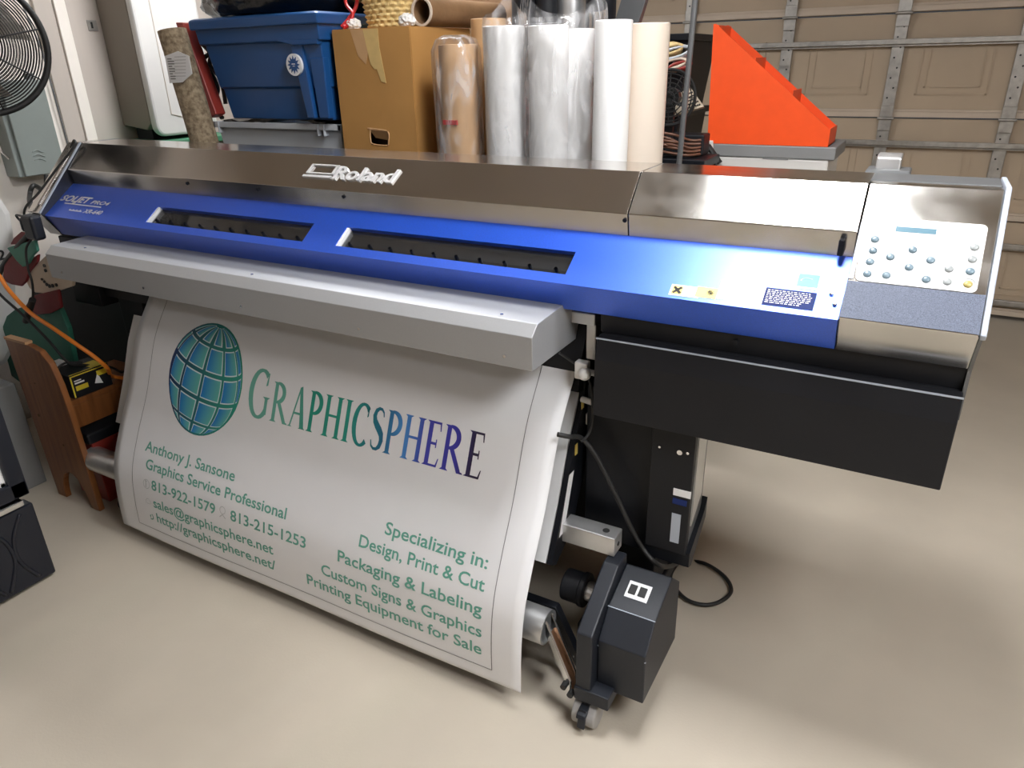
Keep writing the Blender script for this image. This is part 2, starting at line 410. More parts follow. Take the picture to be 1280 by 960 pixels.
# ------------------------------------------------------------------ the wide-format printer
PR = empty('large_format_printer', (-1.3, 1.6, 0), 'huge steel and blue wide-format printer on black stand', 'printer')
X0, X1, XS = -2.70, 0.127, -0.097          # left end, right end, seam of lid and control panel
def onsteel(x, t, h=0):                    # sloping steel lid
    y = 1.605 + (1.53 - 1.605) * t; z = 1.30 + (1.2187 - 1.30) * t
    return Vector((x, y - .735 * h, z + .678 * h))
def onblue(x, t, h=0):
    y = 1.54 + (1.413 - 1.54) * t; z = 1.168 + (1.077 - 1.168) * t
    return Vector((x, y - .582 * h, z + .813 * h))
def onpanel(x, t, h=0):
    y = 1.605 + (1.40 - 1.605) * t; z = 1.30 + (1.086 - 1.30) * t
    return Vector((x, y - .722 * h, z + .692 * h))
def plate(fn, u0, u1, v0, v1, h, mb=None, base=-.001, nu=1):
    """a thin solid plate on a slope"""
    mb = mb or MB()
    vs = [fn(u, v, hh) for hh in (base, h) for u, v in ((u0, v0), (u1, v0), (u1, v1), (u0, v1))]
    mb.add(vs, [(0, 1, 2, 3), (7, 6, 5, 4), (0, 4, 5, 1), (1, 5, 6, 2), (2, 6, 7, 3), (3, 7, 4, 0)])
    return mb
def disc(fn, u, v, r, h, mb, ds, seg=20, dome=0.0):
    """a short round boss on a slope; ds = length of v unit"""
    n = len(mb.v); rings = [(r, 0), (r, h)] + ([(r * .8, h + dome * .6), (r * .45, h + dome)] if dome else [])
    for rr, hh in rings:
        mb.v += [tuple(fn(u + rr * cos(2 * pi * k / seg), v + rr * sin(2 * pi * k / seg) / ds, hh)) for k in range(seg)]
    for i in range(len(rings) - 1):
        mb.f += [(n + i * seg + k, n + (i + 1) * seg + k, n + (i + 1) * seg + (k + 1) % seg, n + i * seg + (k + 1) % seg) for k in range(seg)]
    mb.f.append(tuple(n + (len(rings) - 1) * seg + k for k in range(seg))[::-1])
    return mb
# chassis in the dark behind the covers
obj('chassis', MB().prism([(1.60, .97), (1.60, 1.14), (1.72, 1.26), (1.90, 1.22), (1.94, .78), (1.60, .78)], X0 + .02, X1 - .02), M['black'], PR)
# steel lid: flat top, slope, and the polished return above the blue cover
lid_prof = [(1.76, 1.30), (1.605, 1.30), (1.53, 1.2187), (1.541, 1.165), (1.553, 1.165), (1.545, 1.215), (1.612, 1.288), (1.76, 1.288)]
SEAM = -0.566
lid = obj('steel_lid', MB().prism(lid_prof, X0 + .05, SEAM - .0012), M['steel'], PR, .0015)
lid2 = obj('steel_lid', MB().prism(lid_prof, SEAM + .0012, XS - .002), M['steel_lid'], PR, .0015)
obj('top_plate', MB().box(X0, X1, 1.66, 1.765, 1.27, 1.2995), M['slate'], PR, .002)
for x in (-2.03, -1.72, -1.39, -0.573, -0.03):
    if x > -0.1: continue
    s = MB(); s.cyl((x, 1.538, 1.205), (x, 1.530, 1.203), .005, 12)
    obj('screw', s, M['black'], lid)
s = MB(); s.box(-.128, -.117, 1.515, 1.535, 1.172, 1.205); obj('stop_peg', s, M['black'], lid2, .003)
# badge
bd = MB()
def sl(u, v, h): return onsteel(u, .5 - v / .1107, h)
tk = .006
def par(u0, u1, v0, v1, sh=.35):
    vs = []
    for hh in (0, tk):
        vs += [sl(u + (v + .02) * sh, v, hh) for u, v in ((u0, v0), (u1, v0), (u1, v1), (u0, v1))]
    bd.add(vs, [(3, 2, 1, 0), (4, 5, 6, 7), (1, 0, 4, 5), (2, 1, 5, 6), (3, 2, 6, 7), (0, 3, 7, 4)])
par(-1.548, -1.448, .018, .022); par(-1.548, -1.448, -.009, -.005); par(-1.548, -1.541, -.009, .022); par(-1.456, -1.447, -.009, .022)
par(-1.552, -1.447, -.021, -.014)
put_text(bd, 'Roland', -1.442, -1.222, -.021, .042, sl, bold=.018, shear=.25, thick=tk)
obj('badge', bd, M['badge'], lid, label='raised chrome badge lettering')
# blue front cover with two windows
BM = MB()
xs = [X0 + .04, -2.14, -1.47, -1.352, -.672, XS - .002]; ts = [0, .40, .83, 1.0]
for i in range(5):
    for j in range(3):
        if j == 1 and i in (1, 3): continue
        BM.add([onblue(xs[i], ts[j]), onblue(xs[i], ts[j + 1]), onblue(xs[i + 1], ts[j + 1]), onblue(xs[i + 1], ts[j])], [(0, 1, 2, 3)])
for i in (1, 3):                                            # window reveals
    a, b = xs[i], xs[i + 1]
    for u0, v0, u1, v1 in ((a, .4, a, .83), (a, .83, b, .83), (b, .83, b, .4), (b, .4, a, .4)):
        BM.add([onblue(u0, v0), onblue(u1, v1), onblue(u1, v1, -.016), onblue(u0, v0, -.016)], [(3, 2, 1, 0)])
fa, fb = xs[0], xs[-1]
BM.add([(fa, 1.413, 1.077), (fb, 1.413, 1.077), (fb, 1.455, 1.004), (fa, 1.455, 1.004)], [(3, 2, 1, 0)])
BM.add([(fa, 1.455, 1.004), (fb, 1.455, 1.004), (fb, 1.50, 1.004), (fa, 1.50, 1.004)], [(3, 2, 1, 0)])
for x in (fa, fb):
    BM.add([(x, 1.54, 1.168), (x, 1.413, 1.077), (x, 1.455, 1.004), (x, 1.54, 1.004)], [(0, 1, 2, 3)])
cover = obj('blue_cover', BM, M['blue'], PR, label='metallic blue front cover')
for i in (1, 3):
    a, b = xs[i], xs[i + 1]
    fr = plate(onblue, a, a + .009, .4, .83, -.002, base=-.03)
    obj('window_jamb', fr, M['label_white'], cover)
    obj('window_pane', plate(onblue, a, b, .4, .83, -.012, base=-.014), M['glass'], cover)
    rl = plate(onblue, a - .02, b + .02, .42, .66, -.028, base=-.03); 
    obj('inner_rail', rl, M['slate'], cover)
    r2 = plate(onblue, a - .02, b + .02, .67, .86, -.022, base=-.03); plate(onblue, a - .02, b + .02, .36, .43, -.018, r2, -.03)
    obj('inner_strip', r2, M['black_soft'], cover)
    n = 10
    for k in range(n): obj('inner_screw', disc(onblue, a + .04 + (b - a - .07) * k / (n - 1), .74, .0045, -.017, MB(), .156), M['black'], cover)
    for k in range(3): obj('inner_clip', plate(onblue, a + .1 + k * .2, a + .16 + k * .2, .80, .825, -.010, MB(), -.03), M['silver_print'], cover)
def bl(u, v, h): return onblue(u, -v / .156, h)
lt = MB()
put_text(lt, 'SOLJET', -2.650, -2.482, -.082, .027, lambda u, v, h: bl(u, v, .0008), bold=.03, shear=.3)
put_text(lt, 'PRO4', -2.474, -2.375, -.082, .016, lambda u, v, h: bl(u, v, .0008), bold=.02, shear=.3)
plate(bl, -2.61, -2.405, -.094, -.090, .0008, lt, .0003)
put_text(lt, 'XR-640', -2.475, -2.375, -.124, .018, lambda u, v, h: bl(u, v, .0008), bold=.02, shear=.3)
for k in range(11): plate(bl, -2.555 + k * .0065, -2.551 + k * .0065, -.122, -.117 + (.003 if k % 3 == 0 else 0), .0008, lt, .0003)
obj('lettering', lt, M['silver_print'], cover, label='silver model lettering')
st = plate(onblue, -.428, -.366, .77, .95, .0008, base=.0002); plate(onblue, -.331, -.241, .62, .915, .0008, st, .0002); plate(onblue, -.378, -.366, .77, .95, .0009, st, .0002)
obj('warning_sticker', st, M['label_white'], cover, label='white sticker strip')
obj('warning_sticker', plate(onblue, -.374, -.331, .755, .93, .001, base=.0002), M['yellow_soft'], cover, label='yellow warning sticker')
obj('hazard_symbol_field', plate(onblue, -.424, -.402, .79, .93, .0011, base=.0002), M['yellow_soft'], cover)
s3 = MB()
for q in (1, -1):
    vs = [onblue(-.413 + a * .008 - q * b * .002, .86 + (q * a * .05 + b * .013), .0016) for a, b in ((-1, -1), (1, -1), (1, 1), (-1, 1))]
    s3.add(vs, [(0, 1, 2, 3), (3, 2, 1, 0)])
for k in range(9):
    an = 2 * pi * k / 9
    s3.add([onblue(-.345 + cos(an) * .010, .84 + sin(an) * .06, .0016), onblue(-.345 + cos(an + .5) * .004, .84 + sin(an + .5) * .03, .0016), onblue(-.345, .84, .0016)], [(0, 1, 2), (2, 1, 0)])
obj('sticker_symbols', s3, M['dark_print'], cover)
s4 = plate(onblue, -.241, -.146, .64, .915, .0012, base=.0002)
o4 = obj('notice_label', s4, M['label_blue'], cover, label='dark blue notice label with white lines')
o5 = plate(onblue, -.187, -.149, .36, .565, .0012, base=.0002)
obj('energy_label', o5, M['label_teal'], cover, label='teal square energy label')
s6 = MB()
for r in range(8):
    u = -.237
    while u < -.155 - (.02 if r > 5 else 0):
        wd = random.uniform(.003, .009); plate(onblue, u, min(u + wd, -.150), .67 + r * .028, .679 + r * .028, .0018, s6, .0013); u += wd + .0022
for k in range(8):                                        # swoosh
    a0, a1 = radians(200 - k * 18), radians(200 - (k + 1) * 18)
    p = [(-.168 + cos(a) * r * 1.25, .465 - sin(a) * r * 3.4) for a, r in ((a0, .0095), (a1, .0095), (a1, .0115), (a0, .0115))]
    s6.add([onblue(u, v, .0018) for u, v in p], [(0, 1, 2, 3), (3, 2, 1, 0)])
plate(onblue, -.187, -.149, .566, .60, .0012, s6, .0002)
obj('label_print', s6, M['label_white'], cover)
s7 = MB()
for u, v in ((-.121, .63), (-.111, .78)): disc(onblue, u, v, .004, .004, s7, .156, dome=.002)
obj('screw', s7, M['chrome'], cover)
# left end cap: steel cheek that runs on in the plane of the lid
cheek = [(1.74, 1.298), (1.605, 1.302), (1.40, 1.088), (1.455, 1.0), (1.90, .98), (1.90, 1.25)]
lc = obj('left_cheek', MB().prism(cheek, X0 - .035, X0 + .04), M['steel'], PR, .002)
obj('cheek_glare_block', MB().prism([(1.74, 1.294), (1.605, 1.297), (1.402, 1.086), (1.455, 1.0), (1.74, 1.0)], X0 + .0402, X0 + .0415), M['charcoal'], lc)  # added dark sheet, keeps the cheek from mirroring the lamp onto the blue
obj('cheek_edge', plate(onpanel, X0 + .036, X0 + .043, 0, 1.0, .004), M['endcap'], lc)
# control panel
cp = obj('control_panel', MB().prism([(1.74, 1.295), (1.605, 1.30), (1.40, 1.086), (1.455, 1.003), (1.74, 1.003)], XS, X1), M['steel_lid'], PR, .002, label='steel control panel head')
obj('glitter_band', plate(onpanel, XS + .0005, X1 - .001, .735, .995, .0012, base=.0002), M['glitter'], cp)
kp = MB(); R = .010
pts = [(-.090, .262), (.110, .262), (.113, .729), (-.093, .729)]
pts = [(XS + .012, .26), (.108, .26), (.112, .73), (XS + .012, .73)]
out = []
for (cx, cv, a0) in ((.111 - R, .26 + R / .296, -90), (.111 - R, .73 - R / .296, 0), (XS + .012 + R, .73 - R / .296, 90), (XS + .012 + R, .26 + R / .296, 180)):
    for k in range(7):
        a = radians(a0 + 15 * k); out.append((cx + R * cos(a), cv + R * sin(a) / .296))
n = len(out)
kp.v = [tuple(onpanel(u, v, h)) for h in (.0002, .002) for u, v in out]
kp.f = [tuple(range(n, 2 * n))[::-1]] + [(i, i + n, (i + 1) % n + n, (i + 1) % n) for i in range(n)]
kpo = obj('keypad', kp, M['keypad'], cp, label='white keypad overlay')
obj('display', plate(onpanel, -.035, .032, .318, .355, .0026, base=.0015), M['lcd'], cp)
obj('indicator_strip', plate(onpanel, XS + .001, XS + .009, .30, .72, .0015, base=.0002), M['endcap'], cp)
btns = [(-.066, .425), (-.065, .508), (-.066, .590), (-.066, .677), (-.034, .542), (-.034, .674), (0, .477), (0, .603), (.032, .539), (.031, .674), (.063, .587), (.064, .675), (.096, .423), (.096, .507), (.096, .590), (.096, .677)]
for i, (u, v) in enumerate(btns):
    m = M['btn_grey'] if i in (10, 11, 12, 13) else M['btn_gold'] if i == 15 else M['btn']
    obj('button', disc(onpanel, u, v, .0074, .0028, MB(), .296, dome=.0025), m, cp, smooth=True, label='amber power button' if i == 15 else None)
rg = MB(); N = 24
for k in range(N):
    a0, a1 = 2 * pi * k / N, 2 * pi * (k + 1) / N
    rg.add([onpanel(.096 + r * cos(a), .677 + r * sin(a) / .296, .0026) for a, r in ((a0, .0105), (a1, .0105), (a1, .0115), (a0, .0115))], [(3, 2, 1, 0), (0, 1, 2, 3)])
obj('button_ring', rg, M['btn_grey'], cp)
# right end plate
obj('right_end_plate', MB().prism([(1.76, 1.303), (1.603, 1.306), (1.395, 1.088), (1.40, 1.078), (1.60, 1.07), (1.76, 1.07)], X1 + .0005, X1 + .010), M['endcap'], PR, .002)
obj('right_side_panel', MB().prism([(1.90, 1.2), (1.62, 1.26), (1.41, 1.076), (1.457, 1.0), (1.457, .9), (1.90, .9)], X1 + .0005, X1 + .007), M['slate'], PR)
# black rail below the covers, and the ink cover on the right
obj('front_rail', MB().prism([(1.462, 1.002), (1.468, .957), (1.62, .957), (1.62, 1.002)], -.596, X1), M['black_soft'], PR, .0015)
inkc = obj('ink_cover', MB().prism([(1.455, .957), (1.436, .953), (1.424, .905), (1.424, .762), (1.46, .757), (1.94, .757), (1.94, .957)], -.592, X1 + .003), M['black_soft'], PR, .0025, label='long black ink cartridge cover')
e = MB(); e.box(-.594, X1 + .004, 1.4335, 1.437, .9515, .9545); obj('edge_trim', e, M['endcap'], inkc)
b2 = MB(); b2.cyl((-.29, 1.466, .985), (-.29, 1.458, .984), .006, 12); obj('screw', b2, M['black'], PR)
# platen area and lower left cover
obj('media_guide', MB().prism([(1.60, .97), (1.54, .94), (1.505, .86), (1.49, .78), (1.53, .77), (1.62, .93)], X0 + .06, -.66), M['black_soft'], PR)
obj('left_end_cover', MB().box(X0 - .02, -2.56, 1.47, 1.94, .74, .99), M['black_soft'], PR, .004)
# apron behind the hanging print
ap = MB(); app_ = [(1.545, .80), (1.512, .745), (1.455, .640), (1.400, .504), (1.333, .362)]
ap.prism(app_ + [(y + .012, z - .003) for y, z in app_[::-1]], -2.425, -.672)
apr = obj('apron', ap, M['apron'], PR, label='pale grey sheet-metal apron')
sf = MB(); sf.prism([(1.60, .95), (1.54, .93), (1.515, .745), (1.458, .640), (1.403, .504), (1.333, .362), (1.36, .345), (1.46, .40), (1.60, .70)], -.670, -.655)
sfo = obj('apron_side', sf, M['black'], PR)
def side(y, z): return (-.6545, y, z)
lb = MB(); lb.add([side(1.432, .575), side(1.462, .575), side(1.405, .42), side(1.375, .42)], [(0, 3, 2, 1)])
obj('side_label', lb, M['label_white'], sfo)
for y, z in ((1.50, .73), (1.465, .615)): obj('side_tag', MB().box(-.655, -.6535, y, y + .014, z, z + .03), M['yellow_soft'], sfo)
# dryer hood over the outlet
hx0, hx1 = -2.50, -.685
hood_prof = [(1.296, .905), (1.296, .984), (1.322, 1.008), (1.478, 1.016), (1.582, .908), (1.56, .905)]
hood = obj('dryer_hood', MB().prism(hood_prof, hx0, hx1), M['hood'], PR, .0015, label='long silver dryer hood')
for x in [hx0 + .07 + k * (hx1 - hx0 - .14) / 4 for k in range(5)]: obj('screw', MB().cyl((x, 1.297, .93), (x, 1.2935, .93), .004, 10), M['chrome'], hood)
for x in (hx0 + .14, -1.6, hx1 - .12):
    obj('screw', MB().cyl((x, 1.46, 1.012), (x, 1.46, 1.0175), .004, 10), M['chrome'], hood); obj('screw', MB().cyl((x + .02, 1.34, 1.006), (x + .02, 1.34, 1.0115), .004, 10), M['chrome'], hood)
br = MB(); br.box(hx1 - .02, hx1 + .055, 1.545, 1.60, .915, .955); br.box(hx1 + .03, hx1 + .055, 1.52, 1.545, .86, .99); br.box(hx1 - .02, hx1 + .06, 1.50, 1.60, .955, .985)
obj('hood_bracket', br, M['alu'], PR, .003)
for px, py, Y, r in ((743, 466, 1.50, .008), (733, 500, 1.50, .008)):
    p = at(px, py, Y); obj('spacer', MB().cyl(p - Vector((.012, 0, 0)), p + Vector((.018, -.006, 0)), r, 12), M['white'], PR)
cf = MB()
p = at(728, 462, 1.47); cf.box(p.x - .016, p.x + .016, p.y - .012, p.y + .012, p.z - .022, p.z + .022); cf.ball(p + Vector((.012, -.014, -.004)), .016)
obj('cable_clamp', cf, M['white'], PR, .003)
p = at(745, 527, 1.52); c2 = MB().box(p.x - .03, p.x + .02, p.y, p.y + .025, p.z - .016, p.z + .016); c2.box(p.x + .02, p.x + .035, p.y, p.y + .02, p.z - .026, p.z + .03)
obj('white_latch', c2, M['white'], PR, .003)
p = at(783, 529, 1.58); c3 = MB().box(p.x - .025, p.x + .03, p.y, p.y + .02, p.z - .022, p.z + .018); c3.box(p.x - .032, p.x - .018, p.y - .004, p.y + .02, p.z - .005, p.z + .028)
obj('red_lever', c3, M['red_bright'], PR, .004)
# stand: black uprights, rear beam, feet
for xa, xb in ((-2.50, -2.36), (-.640, -.450)):
    lg = MB(); lg.box(xa, xb, 1.50, 1.93, .36, .80); lg.box(xa + .04, xb - .03, 1.64, 1.86, .075, .40)
    obj('leg', lg, M['black'], PR, .004)
    ft = MB(); ft.box(xa + .02, xb - .02, 1.42, 2.06, .07, .12)
    obj('foot', ft, M['black'], PR, .006)
    for y in (2.02,):
        cc = MB(); cc.cyl((xa + .05, y, .032), (xa + .08, y, .032), .032, 20); cc.box(xa + .045, xa + .085, y - .012, y + .012, .03, .072)
        obj('caster', cc, M['rubber'], PR, .003)
obj('stand_beam', MB().box(-2.37, -.63, 1.80, 1.90, .14, .62), M['black'], PR, .004)
# drain bottle panel
dp = obj('drain_panel', MB().box(-.459, -.355, 1.470, 1.49, .405, .760), M['black_soft'], PR, .002, label='black waste ink bottle panel')
obj('drain_side', MB().box(-.457, -.357, 1.49, 1.60, .405, .757), M['slate'], dp)
obj('drain_side_sheet', MB().prism([(1.50, .725), (1.575, .735), (1.575, .53), (1.50, .475)], -.357, -.3535), M['alu'], dp)
obj('drain_tray', MB().prism([(1.475, .41), (1.59, .47), (1.61, .50), (1.61, .44), (1.50, .36), (1.475, .37)], -.457, -.345), M['black'], dp)
a = at(842, 610, 1.469); b = at(863, 624, 1.469); 
obj('bottle_label', MB().box(a.x, b.x, 1.4685, 1.471, b.z, a.z), M['label_white'], dp)
a = at(841, 622, 1.469); b = at(852, 631, 1.469); obj('bottle_slot', MB().box(a.x, b.x + .012, 1.4683, 1.471, b.z - .002, a.z), M['label_blue'], dp)
a = at(840, 641, 1.469); b = at(846, 679, 1.469); obj('bottle_window', MB().box(a.x, b.x + .004, 1.4683, 1.471, b.z, a.z), M['endcap'], dp)
sc = MB()
for px, py, r in ((825, 558, .003), (850, 565, .0065), (860, 566, .0035)):
    p = at(px, py, 1.470); sc.cyl(p, p + Vector((0, -.004, 0)), r, 14)
obj('screws', sc, M['chrome'], dp)
# square aluminium beam on top of the take-up arm
bm = MB(); bm.box(-.74, -.512, 1.395, 1.448, .396, .450)
bmo = obj('square_beam', bm, M['alu'], PR, .003, label='bare aluminium square beam')
h = MB(); h.cyl((-.545, 1.42, .449), (-.545, 1.42, .4512), .009, 16); h.cyl((-.513, 1.42, .422), (-.5105, 1.42, .422), .006, 12); obj('beam_hole', h, M['dark_print'], bmo)
# take-up arm with motor box and caster
arm = obj('take_up_arm', MB().prism([(1.213, .092), (1.213, .296), (1.372, .394), (1.43, .394), (1.45, .20), (1.42, .092)], -.531, -.490), M['charcoal'], PR, .004)
lowr = MB(); lowr.box(-.533, -.442, 1.209, 1.30, .088, .128); obj('arm_shoe', lowr, M['charcoal'], PR, .003)
mbx = obj('motor_box', MB().prism([(1.250, .112), (1.246, .262), (1.304, .322), (1.425, .366), (1.50, .30), (1.505, .105)], -.4885, -.369), M['charcoal'], PR, .003, label='black faceted take-up motor box')
g = MB(); g.box(-.489, -.3685, 1.2465, 1.2495, .244, .2462); obj('seam_line', g, M['endcap'], mbx)
g = MB(); g.tube([(-.489, 1.3045, .3225), (-.369, 1.3045, .3225)], .0012, 6); obj('edge_line', g, M['endcap'], mbx)
def onmot2(u, t, h=0): return Vector((u, 1.304 + .121 * t - .342 * h, .322 + .044 * t + .94 * h))
sw = plate(onmot2, -.462, -.405, .30, .66, .002, base=0)
swo = obj('switch_plate', sw, M['label_white'], mbx, label='white switch plate')
for u0 in (-.456, -.431): obj('rocker_switch', plate(onmot2, u0, u0 + .018, .38, .58, .006, base=0), M['rubber'], mbx, .001)
cs = MB()
for xx in (-.522, -.486): cs.cyl((xx - .013, 1.235, .037), (xx + .013, 1.235, .037), .037, 28)
cas = obj('caster', cs, M['caster_grey'], PR, .005, label='grey twin-wheel caster')
cs = MB(); cs.box(-.508, -.500, 1.215, 1.25, .02, .07); cs.cyl((-.504, 1.24, .05), (-.504, 1.24, .092), .022, 16); cs.prism([(1.235, .075), (1.19, .062), (1.185, .052), (1.235, .055)], -.516, -.492); cs.prism([(1.20, .07), (1.205, .066), (1.196, .018), (1.188, .018)], -.514, -.494)
obj('brake_fork', cs, M['charcoal'], cas, .002)
# dial on the inner side of the arm
kn = MB(); kn.cyl((-.655, 1.42, .243), (-.605, 1.42, .243), .043, 32); kn.cyl((-.607, 1.42, .243), (-.590, 1.42, .243), .047, 32)
kno = obj('clamp_dial', kn, M['black_soft'], PR, .004, auto=35)
obj('dial_shaft', MB().cyl((-.592, 1.42, .243), (-.530, 1.42, .243), .026, 24), M['alu'], kno, .002)
# take-up bar with swing lever
tb = MB(); tb.cyl((-2.545, 1.285, .205), (-.640, 1.285, .205), .046, 40, hollow=.040)
tub = obj('take_up_bar', tb, M['alu'], PR, auto=40, label='round aluminium take-up bar')
lv = MB()
for x in (-.640, -.612):
    lv.prism([(1.27, .245), (1.30, .245), (1.255, .115), (1.225, .105)], x, x + .004, M=Matrix.Rotation(0, 4, 'Z'))
lvo = MB()
A = Vector((-.636, 1.275, .225)); B_ = Vector((-.548, 1.235, .108))
d = (B_ - A); 
for o_ in (Vector((0, -.016, 0)), Vector((0, .016, 0))):
    lvo.add([A + o_ + Vector((0, 0, .022)), A + o_ - Vector((0, 0, .022)), B_ + o_ - Vector((0, 0, .016)), B_ + o_ + Vector((0, 0, .016)),
             A + o_ + Vector((.004, .004, .022)), A + o_ + Vector((.004, .004, -.022)), B_ + o_ + Vector((.004, .004, -.016)), B_ + o_ + Vector((.004, .004, .016))],
            [(0, 1, 2, 3), (7, 6, 5, 4), (0, 4, 5, 1), (1, 5, 6, 2), (2, 6, 7, 3), (3, 7, 4, 0)])
lev = obj('swing_lever', lvo, M['chrome'], PR, .001)
cb = MB(); cb.add([A + Vector((.01, -.016, -.02)), A + Vector((.01, .016, -.02)), B_ + Vector((.01, .016, -.016)), B_ + Vector((.01, -.016, -.016)), A + Vector((.01, -.016, -.017)), A + Vector((.01, .016, -.017)), B_ + Vector((.01, .016, -.013)), B_ + Vector((.01, -.016, -.013))],
              [(3, 2, 1, 0), (4, 5, 6, 7), (0, 1, 5, 4), (1, 2, 6, 5), (2, 3, 7, 6), (3, 0, 4, 7)])
obj('lever_web', cb, M['copper'], lev)
cb = MB()
for k in (0, 1): cb.cyl(B_ + Vector((-.012 + .018 * k, -.030, .004 - .018 * k)), B_ + Vector((-.012 + .018 * k, -.012, .004 - .018 * k)), .008, 12)
obj('lever_nut', cb, M['rubber'], lev)
obj('pivot_rod', MB().cyl((-.585, 1.33, .10), (-.53, 1.33, .10), .009, 12), M['alu'], PR)
db = MB()
for p_, q_ in (((-1.6, 1.36, .190), (-.650, 1.36, .190)), ((-.650, 1.36, .190), (-.575, 1.33, .095))):
    p_, q_ = Vector(p_), Vector(q_); db.add([p_ + Vector((0, y, z)) for y, z in ((-.012, -.025), (.012, -.025), (.012, .025), (-.012, .025))] + [q_ + Vector((0, y, z)) for y, z in ((-.012, -.025), (.012, -.025), (.012, .025), (-.012, .025))],
        [(3, 2, 1, 0), (4, 5, 6, 7), (0, 1, 5, 4), (1, 2, 6, 5), (2, 3, 7, 6), (3, 0, 4, 7)])
obj('dancer_bar', db, M['black'], PR, .002)
# left take-up support, mostly hidden
la = MB(); la.prism([(1.33, .06), (1.33, .26), (1.42, .38), (1.52, .38), (1.52, .06)], -2.46, -2.40); la.cyl((-2.45, 1.285, .205), (-2.40, 1.285, .205), .03, 20); la.box(-2.45, -2.41, 1.28, 1.36, .19, .22)
obj('take_up_support', la, M['black'], PR, .004)
cs = MB(); cs.cyl((-2.452, 1.30, .03), (-2.41, 1.30, .03), .03, 20); cs.box(-2.445, -2.415, 1.28, 1.36, .03, .075); obj('caster', cs, M['rubber'], PR, .003)
# clip on the rear edge
rc = MB(); rc.prism([(1.80, 1.24), (1.80, 1.275), (1.84, 1.295), (1.92, 1.295), (1.95, 1.24)], -.125, -.035)
rco = obj('rear_bracket', rc, M['slate'], PR, .004)
obj('rear_latch', MB().prism([(1.865, 1.25), (1.875, 1.318), (1.89, 1.324), (1.93, 1.324), (1.93, 1.25)], -.108, -.058), M['alu'], rco, .003)
# cables that belong to the printer
cb = MB(); loop = []
P_ = [at(699, 441, 1.42), at(715, 452, 1.46), at(728, 462, 1.47), at(738, 480, 1.47), at(741, 515, 1.47), at(737, 540, 1.46), at(727, 552, 1.43)]
def spline(P, n=10, closed=False):
    P = [Vector(p) for p in P]; out = []; m = len(P)
    rng = range(m if closed else m - 1)
    for i in rng:
        g = lambda k: P[k % m] if closed else P[max(0, min(m - 1, k))]
        p0, p1, p2, p3 = g(i - 1), g(i), g(i + 1), g(i + 2)
        for k in range(n):
            t = k / n
            out.append(.5 * ((2 * p1) + (p2 - p0) * t + (2 * p0 - 5 * p1 + 4 * p2 - p3) * t * t + (3 * p1 - p0 - 3 * p2 + p3) * t ** 3))
    if not closed: out.append(P[-1])
    return out
cb.tube(spline(P_), .0035, 8)
obj('sensor_cable', cb, M['rubber'], PR)
cb = MB()
P_ = [at(697, 543, 1.38), at(712, 546, 1.40), at(727, 548, 1.44), at(745, 570, 1.45), at(768, 615, 1.45), at(800, 680, 1.46), at(828, 708, 1.50)]
P_ += [Vector((-.47, 1.60, .10)), Vector((-.455, 1.72, .03)), Vector((-.40, 1.75, .012)), Vector((-.37, 1.80, .012))]
q = [at(882, 700, 1.9), at(905, 720, 1.86), at(914, 738, 1.82), at(904, 752, 1.78), at(880, 757, 1.75), at(855, 748, 1.74), at(838, 728, 1.78)]
fl = []
for px, py in ((855, 702), (880, 704), (905, 720), (914, 738), (902, 751), (880, 756), (855, 747), (838, 722), (850, 700)):
    r_ = ray(px, py); k = (.012 - H) / r_.z; fl.append(EYE + r_ * k)
P_ = P_[:7] + fl
cb.tube(spline(P_), .0062, 10)
obj('power_cable', cb, M['rubber'], PR, smooth=True)
# aerial-like cable and chrome wire at the left cheek
cb = MB(); cb.tube(spline([onpanel(X0 + .02, .10, .01), onpanel(X0 + .035, .02, .02), onpanel(X0 + .05, .10, .018), onpanel(X0 + .01, .45, .012), onpanel(X0 - .01, .75, .012), onpanel(X0 - .03, .98, .015), (X0 - .06, 1.39, 1.04)]), .004, 8)
obj('cheek_cable', cb, M['rubber'], lc)
cb = MB(); cb.tube([onpanel(X0 + .025, .03, .008), onpanel(X0 + .02, .9, .008)], .004, 8); obj('cheek_rod', cb, M['chrome'], lc)

# ------------------------------------------------------------------ the hanging print
prof0 = [(1.555, .905), (1.52, .862), (1.49, .815), (1.41, .70), (1.335, .53), (1.265, .40), (1.215, .29), (1.195, .18), (1.188, .05)]
fine = [(p.x, p.y) for p in spline([(a, b, 0) for a, b in prof0], 8)]
S = [0.0]
for a, b in zip(fine[:-1], fine[1:]): S.append(S[-1] + hypot(b[0] - a[0], b[1] - a[1]))
i0 = min(range(len(fine)), key=lambda i: abs(fine[i][1] - .815)); S = [s - S[i0] for s in S]
PX0, PX1 = -2.291, -.672
def wave(x, s): return .0025 * sin(x * 7 + s * 3) * max(0, s) + (.006 * max(0, s - .45) * sin(x * 3.1))
def onpaper(x, s, h=0):
    s = max(S[0], min(S[-1], s))
    for i in range(len(S) - 1):
        if s <= S[i + 1]: break
    t = (s - S[i]) / (S[i + 1] - S[i]); (ya, za), (yb, zb) = fine[i], fine[i + 1]
    L = hypot(yb - ya, zb - za); ny, nz = (zb - za) / L, -(yb - ya) / L
    hh = h + wave(x, s)
    return Vector((x, ya + (yb - ya) * t + ny * hh, za + (zb - za) * t + nz * hh))
banner = empty('printed_banner', (-1.48, 1.3, 0.05), 'white printed vinyl sheet with globe logo hanging from the printer', 'banner')
pm = MB(); NX = 50
for j, s in enumerate(S):
    pm.v += [tuple(onpaper(PX0 + (PX1 - PX0) * i / NX, s)) for i in range(NX + 1)]
pm.f = [(j * (NX + 1) + i, (j + 1) * (NX + 1) + i, (j + 1) * (NX + 1) + i + 1, j * (NX + 1) + i + 1) for j in range(len(S) - 1) for i in range(NX)]
